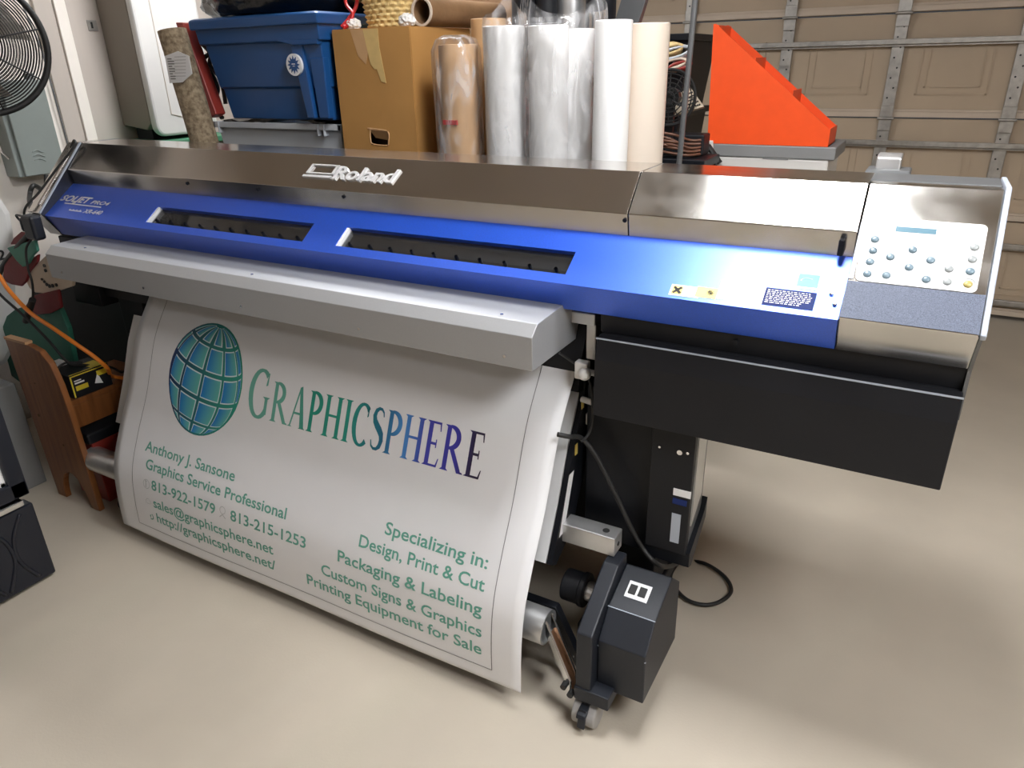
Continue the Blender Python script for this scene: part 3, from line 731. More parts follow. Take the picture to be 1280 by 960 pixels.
obj('sheet', pm, M['paper'], banner, smooth=True, solid=.0006)
EPS = .0012
def strip_on(mb, P, wd, n=1):
    """ribbon along (x, s) points on the paper"""
    for (x0, s0), (x1, s1) in zip(P[:-1], P[1:]):
        L = hypot(x1 - x0, s1 - s0); nx, ns = -(s1 - s0) / L * wd / 2, (x1 - x0) / L * wd / 2
        k = max(1, int(L / .02))
        for i in range(k):
            a, b = i / k, (i + 1) / k
            c = [(x0 + (x1 - x0) * t + q * nx, s0 + (s1 - s0) * t + q * ns) for t, q in ((a, -1), (b, -1), (b, 1), (a, 1))]
            mb.add([onpaper(x, s, EPS) for x, s in c], [(0, 1, 2, 3)])
bl_ = MB(); strip_on(bl_, [(-2.195, -.08), (-2.187, .798), (-.757, .798), (-.765, -.08)], .0022)
obj('border_line', bl_, M['ink_line'], banner)
def ppr(u, v, h): return onpaper(u, -v, EPS)
rows = [.517, .575, .641, .705, .760]; CAPH = .036
tx = MB()
for s, u0, u1, b in (('Anthony J. Sansone', -2.139, -1.706, rows[0]), ('Graphics Service Professional', -2.121, -1.476, rows[1]), ('813-922-1579', -2.086, -1.772, rows[2]), ('813-215-1253', -1.704, -1.391, rows[2]),
                     ('sales@graphicsphere.net', -2.084, -1.525, rows[3]), ('http://graphicsphere.net/', -2.078, -1.521, rows[4]),
                     ('Specializing in:', -1.120, -.793, rows[0]), ('Design, Print & Cut', -1.198, -.79, rows[1]), ('Packaging & Labeling', -1.269, -.789, rows[2]), ('Custom Signs & Graphics', -1.332, -.787, rows[3]), ('Printing Equipment for Sale', -1.393, -.787, rows[4])):
    tx = MB(); put_text(tx, s, u0, u1, -b, CAPH, ppr, bold=.014); obj('text_line', tx, M['ink_green'], banner)
ic = MB()
def ring_on(mb, cx, cs_, r, wd, seg=18, a0=0, a1=360):
    for k in range(seg):
        p, q = radians(a0 + (a1 - a0) * k / seg), radians(a0 + (a1 - a0) * (k + 1) / seg)
        mb.add([onpaper(cx + rr * cos(t), cs_ + rr * sin(t), EPS) for t, rr in ((p, r - wd), (q, r - wd), (q, r), (p, r))], [(0, 1, 2, 3)])
ring_on(ic, -2.113, .628, .017, .002); strip_on(ic, [(-2.116, .615), (-2.116, .640)], .004); strip_on(ic, [(-2.120, .618), (-2.110, .618)], .003)
ring_on(ic, -1.739, .618, .013, .002); strip_on(ic, [(-1.752, .643), (-1.739, .632), (-1.726, .643)], .003)
ring_on(ic, -2.112, .694, .013, .0015, a0=150, a1=390); strip_on(ic, [(-2.12, .70), (-2.104, .70)], .0015)
obj('contact_icons', ic, M['ink_pale'], banner)
ic = MB(); ring_on(ic, -2.108, .748, .013, .004, a0=-60, a1=120); ring_on(ic, -2.108, .748, .006, .004, a0=100, a1=280)
obj('contact_icons', ic, M['ink_green'], banner)
# serif word, drawn stroke by stroke
def strokes(ch):
    Q = []
    def quad(*p): Q.append(list(p))
    def vstem(x, wd=.165, a=0., b=1., sb=True, st=True):
        quad((x - wd / 2, a), (x + wd / 2, a), (x + wd / 2, b), (x - wd / 2, b))
        if sb: quad((x - wd / 2 - .09, a), (x + wd / 2 + .09, a), (x + wd / 2, a + .045), (x - wd / 2, a + .045))
        if st: quad((x - wd / 2, b - .045), (x + wd / 2, b - .045), (x + wd / 2 + .09, b), (x - wd / 2 - .09, b))
    def curve(P, W):
        n = len(P); L = []; Rr = []
        for i in range(n):
            a = P[max(0, i - 1)]; b = P[min(n - 1, i + 1)]; dx, dy = b[0] - a[0], b[1] - a[1]; l = hypot(dx, dy) or 1
            L.append((P[i][0] - dy / l * W[i] / 2, P[i][1] + dx / l * W[i] / 2)); Rr.append((P[i][0] + dy / l * W[i] / 2, P[i][1] - dx / l * W[i] / 2))
        for i in range(n - 1): quad(L[i], Rr[i], Rr[i + 1], L[i + 1])
    def arc(cx, cy, rx, ry, a0, a1, thick=.19, thin=.065, n=22):
        P = []; W = []
        for i in range(n + 1):
            a = radians(a0 + (a1 - a0) * i / n); P.append((cx + rx * cos(a), cy + ry * sin(a))); W.append(thin + (thick - thin) * abs(cos(a)) ** 1.3)
        curve(P, W)
    def bowl(x, top, bot, rx):
        arc(x, (top + bot) / 2, rx, (top - bot) / 2 - .02, 90, -90, .175, .06)
    if ch == 'G':
        arc(.46, .5, .38, .485, 52, 318); vstem(.74, .12, .10, .46, False, True); quad((.66, .68), (.74, .70), (.75, .95), (.71, .95)); return Q, .94
    if ch == 'C':
        arc(.42, .5, .34, .485, 48, 312); quad((.60, .70), (.655, .72), (.665, .95), (.63, .95)); return Q, .76
    if ch == 'R':
        vstem(.16); bowl(.2, 1.0, .48, .36)
        quad((.26, .50), (.44, .50), (.84, .0), (.66, .0)); quad((.66, 0), (.90, 0), (.86, .04), (.66, .045)); return Q, .88
    if ch == 'P':
        vstem(.16); bowl(.2, 1.0, .44, .36); return Q, .68
    if ch == 'A':
        quad((.05, 0), (.12, 0), (.45, 1.0), (.38, 1.0)); quad((.58, 0), (.78, 0), (.49, 1.04), (.37, 1.0)); quad((.18, .33), (.62, .33), (.62, .385), (.18, .385))
        quad((-.03, 0), (.21, 0), (.11, .04), (.07, .04)); quad((.52, 0), (.85, 0), (.74, .045), (.62, .045)); return Q, .84
    if ch == 'H':
        vstem(.16); vstem(.68); quad((.16, .49), (.68, .49), (.68, .55), (.16, .55)); return Q, .86
    if ch == 'I':
        vstem(.18); return Q, .38
    if ch == 'S':
        P = [(.50, .80), (.47, .90), (.38, .965), (.27, .97), (.16, .91), (.11, .79), (.15, .67), (.26, .57), (.38, .48), (.48, .38), (.51, .25), (.46, .11), (.35, .035), (.23, .03), (.12, .09), (.08, .22)]
        curve(P, [.04, .055, .065, .08, .125, .16, .175, .185, .19, .185, .165, .14, .08, .065, .055, .04]); return Q, .60
    if ch == 'E':
        vstem(.16); quad((.2, 0), (.55, 0), (.55, .05), (.2, .05)); quad((.2, .95), (.52, .95), (.52, 1.0), (.2, 1.0)); quad((.2, .48), (.44, .48), (.44, .54), (.2, .54))
        quad((.50, 0), (.57, 0), (.62, .20), (.585, .20)); quad((.49, 1.0), (.55, 1.0), (.57, .80), (.535, .80)); quad((.42, .42), (.46, .42), (.46, .61), (.42, .61)); return Q, .66
WORD = 'GRAPHICSPHERE'
gl = MB(); gl.c = []
stops = [(0, (.14, .40, .32)), (.22, (.12, .38, .30)), (.30, (.012, .26, .19)), (.45, (.02, .30, .22)), (.55, (.012, .20, .22)), (.62, (.014, .13, .24)), (.70, (.06, .25, .60)), (.78, (.05, .055, .38)), (.90, (.04, .035, .34)), (.955, (.02, .012, .05)), (1.01, (.02, .012, .04))]
def ramp(t):
    for (a, c), (b, d_) in zip(stops[:-1], stops[1:]):
        if t <= b:
            k = (t - a) / (b - a); return tuple(c[i] + (d_[i] - c[i]) * k for i in range(3))
    return stops[-1][1]
pen = 0; glyphs = []
for i, ch in enumerate(WORD):
    Q, adv = strokes(ch); k = 1.24 if i == 0 else 1.0
    for q in Q: glyphs.append([(pen + x * k, y * k - (.02 if i == 0 else 0)) for x, y in q])
    pen += adv * k + .05
ux0 = min(x for q in glyphs for x, y in q); ux1 = max(x for q in glyphs for x, y in q)
for q in glyphs:
    area = sum(q[i][0] * q[(i + 1) % 4][1] - q[(i + 1) % 4][0] * q[i][1] for i in range(4))
    if area < 0: q = q[::-1]
    ys = [p[1] for p in q]; nseg = max(1, int((max(ys) - min(ys)) / .12))
    for k in range(nseg):
        def lerp(p, r, t): return (p[0] + (r[0] - p[0]) * t, p[1] + (r[1] - p[1]) * t)
        # split along the first side pair
        a0, a1 = lerp(q[0], q[3], k / nseg), lerp(q[1], q[2], k / nseg); b1, b0 = lerp(q[1], q[2], (k + 1) / nseg), lerp(q[0], q[3], (k + 1) / nseg)
        pts = [a0, a1, b1, b0]
        gl.add([onpaper(-1.718 + (x - ux0) / (ux1 - ux0) * .851, .305 - y * .121, EPS) for x, y in pts], [(0, 1, 2, 3)])
        gl.c += [ramp((x - ux0) / (ux1 - ux0)) for x, y in pts]
obj('logo_lettering', gl, M['ink'], banner, label='tall serif word shading from green to navy')
# globe
gb = MB(); gb.c = []
GX, GS, GR = -1.923, .232, .179
def globe_pt(x, y, e): return onpaper(GX + x * GR * .96, GS - y * GR * 1.03, EPS + e)
N = 48
def base_col(x, y):
    t = (x + 1) / 2
    return tuple(a + (b - a) * t for a, b in zip((.006, .014, .10), (.02, .30, .21)))
rr = [k / 14 for k in range(15)]
for a, b in zip(rr[:-1], rr[1:]):
    for k in range(N):
        p, q = 2 * pi * k / N, 2 * pi * (k + 1) / N
        c = [(a * cos(p), a * sin(p)), (b * cos(p), b * sin(p)), (b * cos(q), b * sin(q)), (a * cos(q), a * sin(q))]
        gb.add([globe_pt(x, y, 0) for x, y in c], [(0, 1, 2, 3)]); gb.c += [base_col(x, y) for x, y in c]
T_, RL = radians(15), radians(-6)
def proj(lat, lon):
    lat, lon = radians(lat), radians(lon); x, y, z = cos(lat) * sin(lon), sin(lat), cos(lat) * cos(lon)
    y, z = y * cos(T_) - z * sin(T_), y * sin(T_) + z * cos(T_)
    return (x * cos(RL) - y * sin(RL), x * sin(RL) + y * cos(RL), z)
lats = [86, 51, 21, -7, -38, -66]
for la0, la1 in zip(lats[1:], lats[:-1]):
    for lo in range(-105, 100, 34):
        lo0, lo1 = lo, lo + 34
        if la1 > 80: pass
        for mg, e, kind in ((2.1, .0007, 0), (3.4, .0014, 1)):
            a0, a1, b0, b1 = la0 + mg, la1 - mg, lo0 + mg / max(.25, cos(radians((la0 + la1) / 2))) * .9, lo1 - mg / max(.25, cos(radians((la0 + la1) / 2))) * .9
            if b1 - b0 < 2: continue
            n = 6; ok = True; grid = []
            for i in range(n + 1):
                for j in range(n + 1):
                    p = proj(a0 + (a1 - a0) * i / n, b0 + (b1 - b0) * j / n); grid.append((p, j / n))
            zs = [g_[0][2] for g_ in grid]
            if sum(zs) / len(zs) < .12: continue
            base = len(gb.v)
            for (p, t) in grid:
                x, y = p[0], p[1]
                if p[2] < .02:
                    l = hypot(x, y) or 1; x, y = x / l * .965, y / l * .965
                l = hypot(x, y)
                if l > .965: x, y = x / l * .965, y / l * .965
                gb.v.append(tuple(globe_pt(x, y, e)))
                gb.c.append((.66, .76, .78) if kind == 0 else tuple(a + (b - a) * t for a, b in zip((.006, .18, .52), (.13, .47, .39))))
            for i in range(n):
                for j in range(n):
                    gb.f.append((base + i * (n + 1) + j, base + i * (n + 1) + j + 1, base + (i + 1) * (n + 1) + j + 1, base + (i + 1) * (n + 1) + j))
obj('logo_globe', gb, M['ink'], banner, label='blue and green globe of white-edged tiles')

# ------------------------------------------------------------------ behind the printer: worktable with boxes
wt = empty('work_table', (-2.1, 2.4, 0), 'long plain work table behind the printer carrying the boxes', 'table')
obj('tabletop', MB().box(-2.62, -1.50, 2.07, 2.78, .96, 1.0), M['brown_board'], wt, .004)
for x in (-2.58, -1.58):
    for y in (2.11, 2.70): obj('leg', MB().box(x, x + .06, y, y + .05, 0, .96), M['brown_board'], wt, .004)
# cardboard carton
bx = empty('cardboard_box', (-1.71, 2.3, 1.0), 'tall brown cardboard box with torn hand hole and peeling tape', 'box')
cx0, cx1, cy0, cy1, cz0, cz1 = -1.872, -1.545, 2.10, 2.46, 1.0, 1.642
hx, hz = (-1.70, 1.322); a = at(462, 158, 2.1); b = at(487, 182, 2.1)
hx0_, hx1_, hz0_, hz1_ = a.x, b.x, b.z, a.z - .012
cb = MB()
XX = [cx0, hx0_, hx1_, cx1]; ZZ = [cz0, hz0_, hz1_, cz1]
for i in range(3):
    for j in range(3):
        if i == 1 and j == 1: continue
        cb.add([(XX[i], cy0, ZZ[j]), (XX[i + 1], cy0, ZZ[j]), (XX[i + 1], cy0, ZZ[j + 1]), (XX[i], cy0, ZZ[j + 1])], [(0, 1, 2, 3)])
cb.add([(cx1, cy0, cz0), (cx1, cy1, cz0), (cx1, cy1, cz1), (cx1, cy0, cz1)], [(0, 1, 2, 3)])
cb.add([(cx0, cy0, cz0), (cx0, cy1, cz0), (cx0, cy1, cz1), (cx0, cy0, cz1)], [(3, 2, 1, 0)])
cb.add([(cx0, cy1, cz0), (cx1, cy1, cz0), (cx1, cy1, cz1), (cx0, cy1, cz1)], [(3, 2, 1, 0)])
cb.add([(cx0, cy0, cz0), (cx1, cy0, cz0), (cx1, cy1, cz0), (cx0, cy1, cz0)], [(3, 2, 1, 0)])
cb.add([(cx0, cy0, cz1), (cx1, cy0, cz1), (cx1, cy1, cz1), (cx0, cy1, cz1)], [(0, 1, 2, 3)])
obj('carton', cb, M['card'], bx, solid=.005)
fl_ = MB(); fl_.add([(hx0_ + .002, cy0 - .004, hz1_ + .003), (hx1_ - .002, cy0 - .004, hz1_ - .002), (hx1_ - .008, cy0 + .016, hz1_ - .034), (hx0_ + .014, cy0 + .012, hz1_ - .026)], [(0, 1, 2, 3)])
obj('hand_hole_flap', fl_, M['kraft'], bx, solid=.003)
er = MB(); er.tube(spline([(hx0_ + .004, cy0 - .003, hz1_), (hx0_ + .001, cy0 - .003, hz0_ + .02), (hx0_ + .010, cy0 - .003, hz0_ + .004), (hx1_ - .012, cy0 - .003, hz0_), (hx1_ - .001, cy0 - .003, hz0_ + .012), (hx1_, cy0 - .003, hz1_ - .004), (hx0_ + .03, cy0 - .003, hz1_ + .004), (hx0_ - .006, cy0 - .004, hz1_ + .006)], 6), .0022, 6)
obj('torn_edge', er, M['kraft'], bx)
obj('inside_shadow_board', MB().box(hx0_ - .05, hx1_ + .05, cy0 + .06, cy0 + .064, cz0 + .02, hz1_ + .1), M['card_dark'], bx)  # dark board stands in for the shade behind the hand hole
tp = MB(); T0 = [(-1.735, 1.642), (-1.672, 1.642), (-1.672, 1.585), (-1.655, 1.475), (-1.676, 1.480), (-1.690, 1.520), (-1.700, 1.518), (-1.715, 1.535), (-1.722, 1.57)]
tp.prism(T0, cy0 - .0045, cy0 - .003, 'y')
T1 = [(-1.79, 1.642), (-1.736, 1.642), (-1.722, 1.57), (-1.735, 1.535), (-1.765, 1.56)]
t2 = MB().prism(T1, cy0 - .0042, cy0 - .003, 'y')
obj('tape', tp, M['tape'], bx, label='peeling yellow tape'); obj('tape', t2, M['kraft'], bx)
# grey lidded bin, blue tote, bag
gbx = empty('grey_storage_bin', (-2.23, 2.33, 1.0), 'pale translucent grey storage bin under the blue tote', 'bin')
def tub_mb(x0, x1, y0, y1, z0, z1, inset, th=.006):
    m = MB(); n = 4
    o0 = [(x0 + inset, y0 + inset), (x1 - inset, y0 + inset), (x1 - inset, y1 - inset), (x0 + inset, y1 - inset)]; o1 = [(x0, y0), (x1, y0), (x1, y1), (x0, y1)]
    i0 = [(x0 + inset + th, y0 + inset + th), (x1 - inset - th, y0 + inset + th), (x1 - inset - th, y1 - inset - th), (x0 + inset + th, y1 - inset - th)]; i1 = [(x0 + th, y0 + th), (x1 - th, y0 + th), (x1 - th, y1 - th), (x0 + th, y1 - th)]
    vs = [(*p, z0) for p in o0] + [(*p, z1) for p in o1] + [(*p, z1) for p in i1] + [(*p, z0 + th) for p in i0]
    fs = [(3, 2, 1, 0), (12, 13, 14, 15)]
    for k in range(4):
        j = (k + 1) % 4; fs += [(k, j, 4 + j, 4 + k), (4 + k, 4 + j, 8 + j, 8 + k), (8 + k, 8 + j, 12 + j, 12 + k)]
    return m.add(vs, fs)
obj('bin_body', tub_mb(-2.55, -1.90, 2.12, 2.55, 1.0, 1.325, .03), M['tote_grey'], gbx, .004)
rm = MB(); rm.box(-2.565, -1.885, 2.105, 2.125, 1.315, 1.338); rm.box(-2.565, -1.885, 2.545, 2.565, 1.315, 1.338); rm.box(-2.565, -2.545, 2.105, 2.565, 1.315, 1.338); rm.box(-1.905, -1.885, 2.105, 2.565, 1.315, 1.338)
for x in (-2.53, -2.0, -1.97): rm.box(x, x + .006, 2.10, 2.125, 1.295, 1.338)
obj('bin_rim', rm, M['tote_grey'], gbx, .003)
lp = MB(); vs = []
for i in range(13):
    x = -2.50 + i * .045; z = 1.342 + .028 * max(0, 1 - abs(i - 7.5) / 4.5) + .006 * sin(i * 2.1)
    lp.v += [(x, 2.11, z - .012), (x, 2.11, z + .002), (x, 2.40, 1.350), (x, 2.40, 1.338)]
for i in range(12):
    k = i * 4; lp.f += [(k, k + 4, k + 5, k + 1), (k + 1, k + 5, k + 6, k + 2), (k + 2, k + 6, k + 7, k + 3), (k + 3, k + 7, k + 4, k)]
lp.f += [(0, 1, 2, 3), (48, 51, 50, 49)]
tag(obj('black_liner', lp, M['bag']), 'black plastic liner poking out between grey bin and blue tote', 'liner')
bt = empty('blue_tote', (-2.2, 2.35, 1.352), 'blue plastic storage tote with round white sun sticker', 'tote')
bz0, bz1 = 1.352, 1.668
tb_ = MB(); n = 0
def tote_x(t): return -2.43 - .048 * t, -1.915 + .005 * t
def ring(z, t, off): 
    a, b = tote_x(t); return [(a - off, 2.10 - off - .03 * t, z), (b + off, 2.10 - off - .03 * t, z), (b + off, 2.58 + off, z), (a - off, 2.58 + off, z)]
rings = [ring(bz0, 0, 0), ring(bz0 + .11, .35, 0), ring(bz0 + .112, .35, .008), ring(bz0 + .26, .85, .008), ring(bz0 + .262, .85, .022), ring(bz1, 1, .022)]
for r_ in rings: tb_.v += r_
for i in range(len(rings) - 1):
    for k in range(4): tb_.f.append((i * 4 + k, i * 4 + (k + 1) % 4, i * 4 + 4 + (k + 1) % 4, i * 4 + 4 + k))
tb_.f += [(3, 2, 1, 0), (20, 21, 22, 23)]
obj('tote_body', tb_, M['tote_blue'], bt, .006)
ld = MB(); r0 = ring(bz1 - .005, 1, .035); r1 = ring(bz1 + .028, 1, .035); r2 = ring(bz1 + .034, 1, .02); r3 = ring(bz1 + .030, 1, -.05)
for r_ in (r0, r1, r2, r3): ld.v += r_
ld.f = [(i * 4 + k, i * 4 + (k + 1) % 4, i * 4 + 4 + (k + 1) % 4, i * 4 + 4 + k) for i in range(3) for k in range(4)] + [(3, 2, 1, 0), (12, 13, 14, 15)]
obj('tote_lid', ld, M['tote_blue'], bt, .005)
rb = MB(); rb.prism([(-2.12, 1.62), (-1.90, 1.62), (-1.90, 1.60), (-2.02, 1.60)], 2.052, 2.075, 'y'); rb.prism([(-2.04, 1.60), (-1.985, 1.605), (-1.965, 1.36), (-2.0, 1.36)], 2.062, 2.10, 'y')
rb.prism([(-1.965, 1.56), (-1.90, 1.56), (-1.905, 1.36), (-1.95, 1.36)], 2.07, 2.10, 'y')
obj('tote_rib', rb, M['tote_blue'], bt, .004)
p = at(368, 81, 2.055)
sk = MB().cyl((p.x, 2.070, p.z), (p.x, 2.052, p.z), .036, 32); stk = obj('sticker', sk, M['label_white'], bt, label='round white sticker with a blue sun')
su = MB(); NN = 12
sv = [(p.x + (r_ := (.029 if k % 2 == 0 else .017)) * cos(pi * k / NN), p.z + r_ * sin(pi * k / NN)) for k in range(2 * NN)]
su.prism(sv, 2.0505, 2.053, 'y'); obj('sticker_sun', su, M['tote_blue'], stk)
su = MB(); su.box(p.x - .008, p.x + .008, 2.0498, 2.051, p.z + .001, p.z + .004); su.box(p.x - .004, p.x + .006, 2.0498, 2.051, p.z - .005, p.z - .003); obj('sticker_print', su, M['label_white'], stk)
# black bag on the tote
bg = bmesh.new(); bmesh.ops.create_icosphere(bg, subdivisions=5, radius=1)
g = MB()
for v in bg.verts:
    d_ = v.co.copy(); k = 1 + .13 * noise.noise(d_ * 2.2) + .05 * abs(noise.noise(Vector((d_.x * 9, d_.y * 4, d_.z * 7)))) + .03 * noise.noise(d_ * 16)
    z = d_.z * .16 * k; z = max(z, -.082 + .012 * noise.noise(d_ * 4))
    g.v.append((-2.27 + d_.x * .375 * k, 2.34 + d_.y * .28 * k, 1.79 + z))
g.f = [tuple(v.index for v in f.verts) for f in bg.faces]; bg.free()
tag(obj('trash_bag', g, M['bag'], smooth=True), 'shiny black plastic bag slumped on top of the blue tote', 'bag')
# rug roll with tag, red plank and dark frame
A = Vector((-2.735, 2.0, 1.90)); B_ = Vector((-2.31, 2.0, 0.006))
A = at(215, 38, 2.0); Bq = at(256, 178, 2.0); dd = (Bq - A).normalized(); B_ = A + dd * ((A.z - .03) / -dd.z)
rugo = empty('rolled_rug', B_, 'rolled patterned beige rug leaning beside the blue tote with a white tag', 'rug')
obj('rug_roll', MB().cyl(A, B_, .052, 28, hollow=.012), M['carpet'], rugo, auto=40)
tgm = MB(); side_ = dd.cross(Vector((0, 1, 0))).normalized(); 
a_ = [at(206, 70, 1.945), at(222, 64, 1.945), at(236, 70, 1.945), at(240, 92, 1.945), at(228, 103, 1.945), at(212, 104, 1.945)]
tgm.v = [tuple(p) for p in a_] + [tuple(p + Vector((0, .002, 0))) for p in a_]; tgm.f = [(5, 4, 3, 2, 1, 0), (6, 7, 8, 9, 10, 11)] + [(i, (i + 1) % 6, (i + 1) % 6 + 6, i + 6) for i in range(6)]
tgo = obj('price_tag', tgm, M['label_white'], rugo, label='white paper tag')
tl = MB()
for k in range(9):
    a0 = at(209 + k * .55, 73 + k * 3.1, 1.944); a1 = at(214 + k * .3 + (3 if k % 3 else 0), 72.5 + k * 3.1, 1.944)
    tl.box(min(a0.x, a1.x), max(a0.x, a1.x), 1.9435, 1.945, a0.z - .004, a0.z)
for k in range(7):
    a0 = at(218, 71 + k * 4, 1.944); a1 = at(232, 70 + k * 4, 1.944); tl.box(a0.x, a1.x, 1.944, 1.945, a0.z - .0012, a0.z)
obj('tag_print', tl, M['grey_mid'], tgo)
rp = MB(); p0, p1, p2, p3 = at(219, 28, 2.07), at(228, 28, 2.07), at(270, 143, 2.07), at(262, 148, 2.07)
rp.v = [tuple(p) for p in (p0, p1, p2, p3)] + [tuple(p + Vector((0, .05, 0))) for p in (p0, p1, p2, p3)]; rp.f = [(3, 2, 1, 0), (4, 5, 6, 7)] + [(i, (i + 1) % 4, (i + 1) % 4 + 4, i + 4) for i in range(4)]
tag(obj('red_plank', rp, M['red'], bevel=.004), 'narrow red plank leaning between the rug and blue tote', 'plank')
st_ = MB(); st_.tube(spline([at(240, 40, 2.15), at(250, 52, 2.14), at(262, 66, 2.13), at(252, 75, 2.13), at(262, 88, 2.13), at(272, 110, 2.13), at(268, 130, 2.13), at(278, 148, 2.13)]), .009, 8)
st_.tube(spline([at(252, 48, 2.13), at(268, 60, 2.12), at(262, 80, 2.12), at(276, 100, 2.12), at(282, 130, 2.12)]), .008, 8)
tag(obj('black_strap', st_, M['rubber'], smooth=True), 'tangled black strap hanging beside the blue tote', 'strap')
# basket, tubes and small things on the carton
bc = Vector((-1.705, 2.245, cz1 + .003))
bsk = empty('straw_basket', bc, 'round woven straw basket on the cardboard box', 'basket')
wv = MB(); NR, NS = 26, 144
def bask_r(t): return .092 + .030 * t
for i in range(NR):
    for k in range(NS):
        t = i / (NR - 1); z = t * .19; a_ = 2 * pi * k / NS
        b_ = .0042 * sin(a_ * 24 + pi * (i // 2 % 2)) * (1 if i % 2 else .4); r_ = bask_r(t) + b_ + (.003 if i % 2 else -.002)
        wv.v.append((bc.x + r_ * cos(a_), bc.y + r_ * sin(a_), bc.z + z))
for i in range(NR - 1):
    for k in range(NS): wv.f.append((i * NS + k, i * NS + (k + 1) % NS, (i + 1) * NS + (k + 1) % NS, (i + 1) * NS + k))
wv.f.append(tuple(range(NS))[::-1])
obj('basket_weave', wv, M['straw'], bsk, solid=.006)
rmm = MB(); rmm.tube([(bc.x + .124 * cos(2 * pi * k / 40), bc.y + .124 * sin(2 * pi * k / 40), bc.z + .192) for k in range(40)], .010, 10, True)
obj('basket_rim', rmm, M['straw'], bsk, smooth=True)
c0 = Vector((-1.560, 2.19, cz1 + .0475)); c1 = Vector((-1.520, 2.62, cz1 + .0475))
ctb = empty('cardboard_tube', c0 - Vector((0, 0, .0445)), 'hollow brown cardboard tube with pale cut end lying on the cardboard box', 'tube')
obj('tube_wall', MB().cyl(c0 + Vector((.0005, .005, 0)), c1, .044, 32, hollow=.037), M['brown_board'], ctb, auto=40)
obj('cut_end', MB().cyl(c0, c0 + Vector((.0005, .006, 0)), .0443, 32, hollow=.0365), M['roll_cream'], ctb, auto=40)
rdm = MB(); rdm.tube(spline([at(433, 34, 2.14), at(441, 18, 2.16), at(433, 6, 2.18), at(430, -12, 2.2)]), .006, 8); rdm.tube(spline([at(427, 34, 2.14), at(437, 22, 2.16), at(445, 8, 2.18), at(447, -12, 2.2)]), .006, 8); rdm.ball(at(431, 34, 2.14), .008)
tag(obj('red_rope', rdm, M['red_bright'], smooth=True), 'red rope handle standing beside the straw basket', 'rope')
def crumple(c, sx, sy, sz, seed, m, name, label, cat):
    bb = bmesh.new(); bmesh.ops.create_icosphere(bb, subdivisions=4, radius=1); g_ = MB()
    for v in bb.verts:
        k = 1 + .25 * noise.noise(v.co * 3 + Vector((seed, 0, 0))); g_.v.append((c[0] + v.co.x * sx * k, c[1] + v.co.y * sy * k, max(c[2] + v.co.z * sz * k, c[2] - sz * .8)))
    g_.f = [tuple(v.index for v in f.verts) for f in bb.faces]; bb.free()
    return tag(obj(name, g_, m), label, cat)
crumple((-1.580, 2.135, cz1 + .020), .030, .022, .022, 3, M['white'], 'crumpled_plastic', 'crumpled white plastic tucked between basket and cardboard tube', 'plastic')
crumple((-1.825, 2.16, cz1 + .018), .026, .022, .02, 8, M['white'], 'crumpled_plastic', 'crumpled white plastic beside the red rope on the cardboard box', 'plastic')
# brown sheet behind
bs = MB(); bs.prism([(2.84, 0), (2.88, 0), (2.95, 2.05), (2.91, 2.05)], -2.05, -1.36)
tag(obj('brown_sheet', bs, M['brown_board'], bevel=.003), 'tall brown board standing behind the cardboard box', 'board')

# ------------------------------------------------------------------ rolls of media standing on the floor
def roll(x, y, r, top, m, label, name='vinyl_roll', group=None, core=True, corem='kraft'):
    e_ = empty(name, (x, y, 0), label, 'roll', group)
    mb = MB(); mb.lathe([(r * .55, .0), (r, .0), (r, top - .002), (r - .002, top), (r * .55, top)], (x, y, 0), 40)
    mb.f = [f for f in mb.f if len(f) == 4]
    obj('wound_sheet', mb, m, e_, auto=40)
    c = MB(); c.cyl((x, y, .0), (x, y, top - .004), r * .56, 28, hollow=r * .48)
    obj('core', c, M[corem], e_, auto=40)
    return e_
def sleeve(parent, pts_r, x, y, m, seed, lab=None, sx=1.0, dx=0.0, tall=None):
    """loose wrinkled film round a roll: list of (z, radius)"""
    mb = MB(); NS_ = 64; zs = []
    for (z0, r0), (z1, r1) in zip(pts_r[:-1], pts_r[1:]):
        k = max(2, int((z1 - z0) / .02))
        for i in range(k): t = i / k; zs.append((z0 + (z1 - z0) * t, r0 + (r1 - r0) * t))
    zs.append(pts_r[-1])
    for z, r_ in zs:
        for k in range(NS_):
            a_ = 2 * pi * k / NS_; q = noise.noise(Vector((cos(a_) * 3.5 + seed, sin(a_) * 3.5, z * 3)))
            rr_ = r_ * (1 + .07 * q) + .005 * abs(noise.noise(Vector((a_ * 4, z * 9, seed))))
            zz_ = z + (tall(a_) if (tall and z > pts_r[-1][0] - .035) else 0)
            mb.v.append((x + dx + rr_ * cos(a_) * sx, y + rr_ * sin(a_), zz_))
    for i in range(len(zs) - 1):
        for k in range(NS_): mb.f.append((i * NS_ + k, i * NS_ + (k + 1) % NS_, (i + 1) * NS_ + (k + 1) % NS_, (i + 1) * NS_ + k))
    return obj('plastic_sleeve', mb, m, parent, smooth=True, label=lab)
def pxr(l, r_, Y):                          # centre and radius of an upright roll seen between two columns
    a_, b_ = at(l, 110, Y), at(r_, 110, Y); return (a_.x + b_.x) / 2, (b_.x - a_.x) / 2 * .97
x, r = pxr(547, 599, 2.1); e_ = roll(x + .006, 2.1, r * .80, 1.585, M['kraft'], 'brown kraft roll inside crinkled clear plastic beside the cardboard box')
sleeve(e_, [(.02, r * .9), (1.2, r * .95), (1.50, r), (1.57, r * .98), (1.60, r * .80), (1.612, r * .45), (1.60, r * .12)], x, 2.1, M['film_brown'], 1.0)
pr_ = MB()
for k in range(7): pr_.box(x - .022 + k * .008, x - .017 + k * .008, 2.1 - r * .80 - .004, 2.1 - r * .80 + .004, 1.352, 1.366)
obj('red_print', pr_, M['red_bright'], e_)
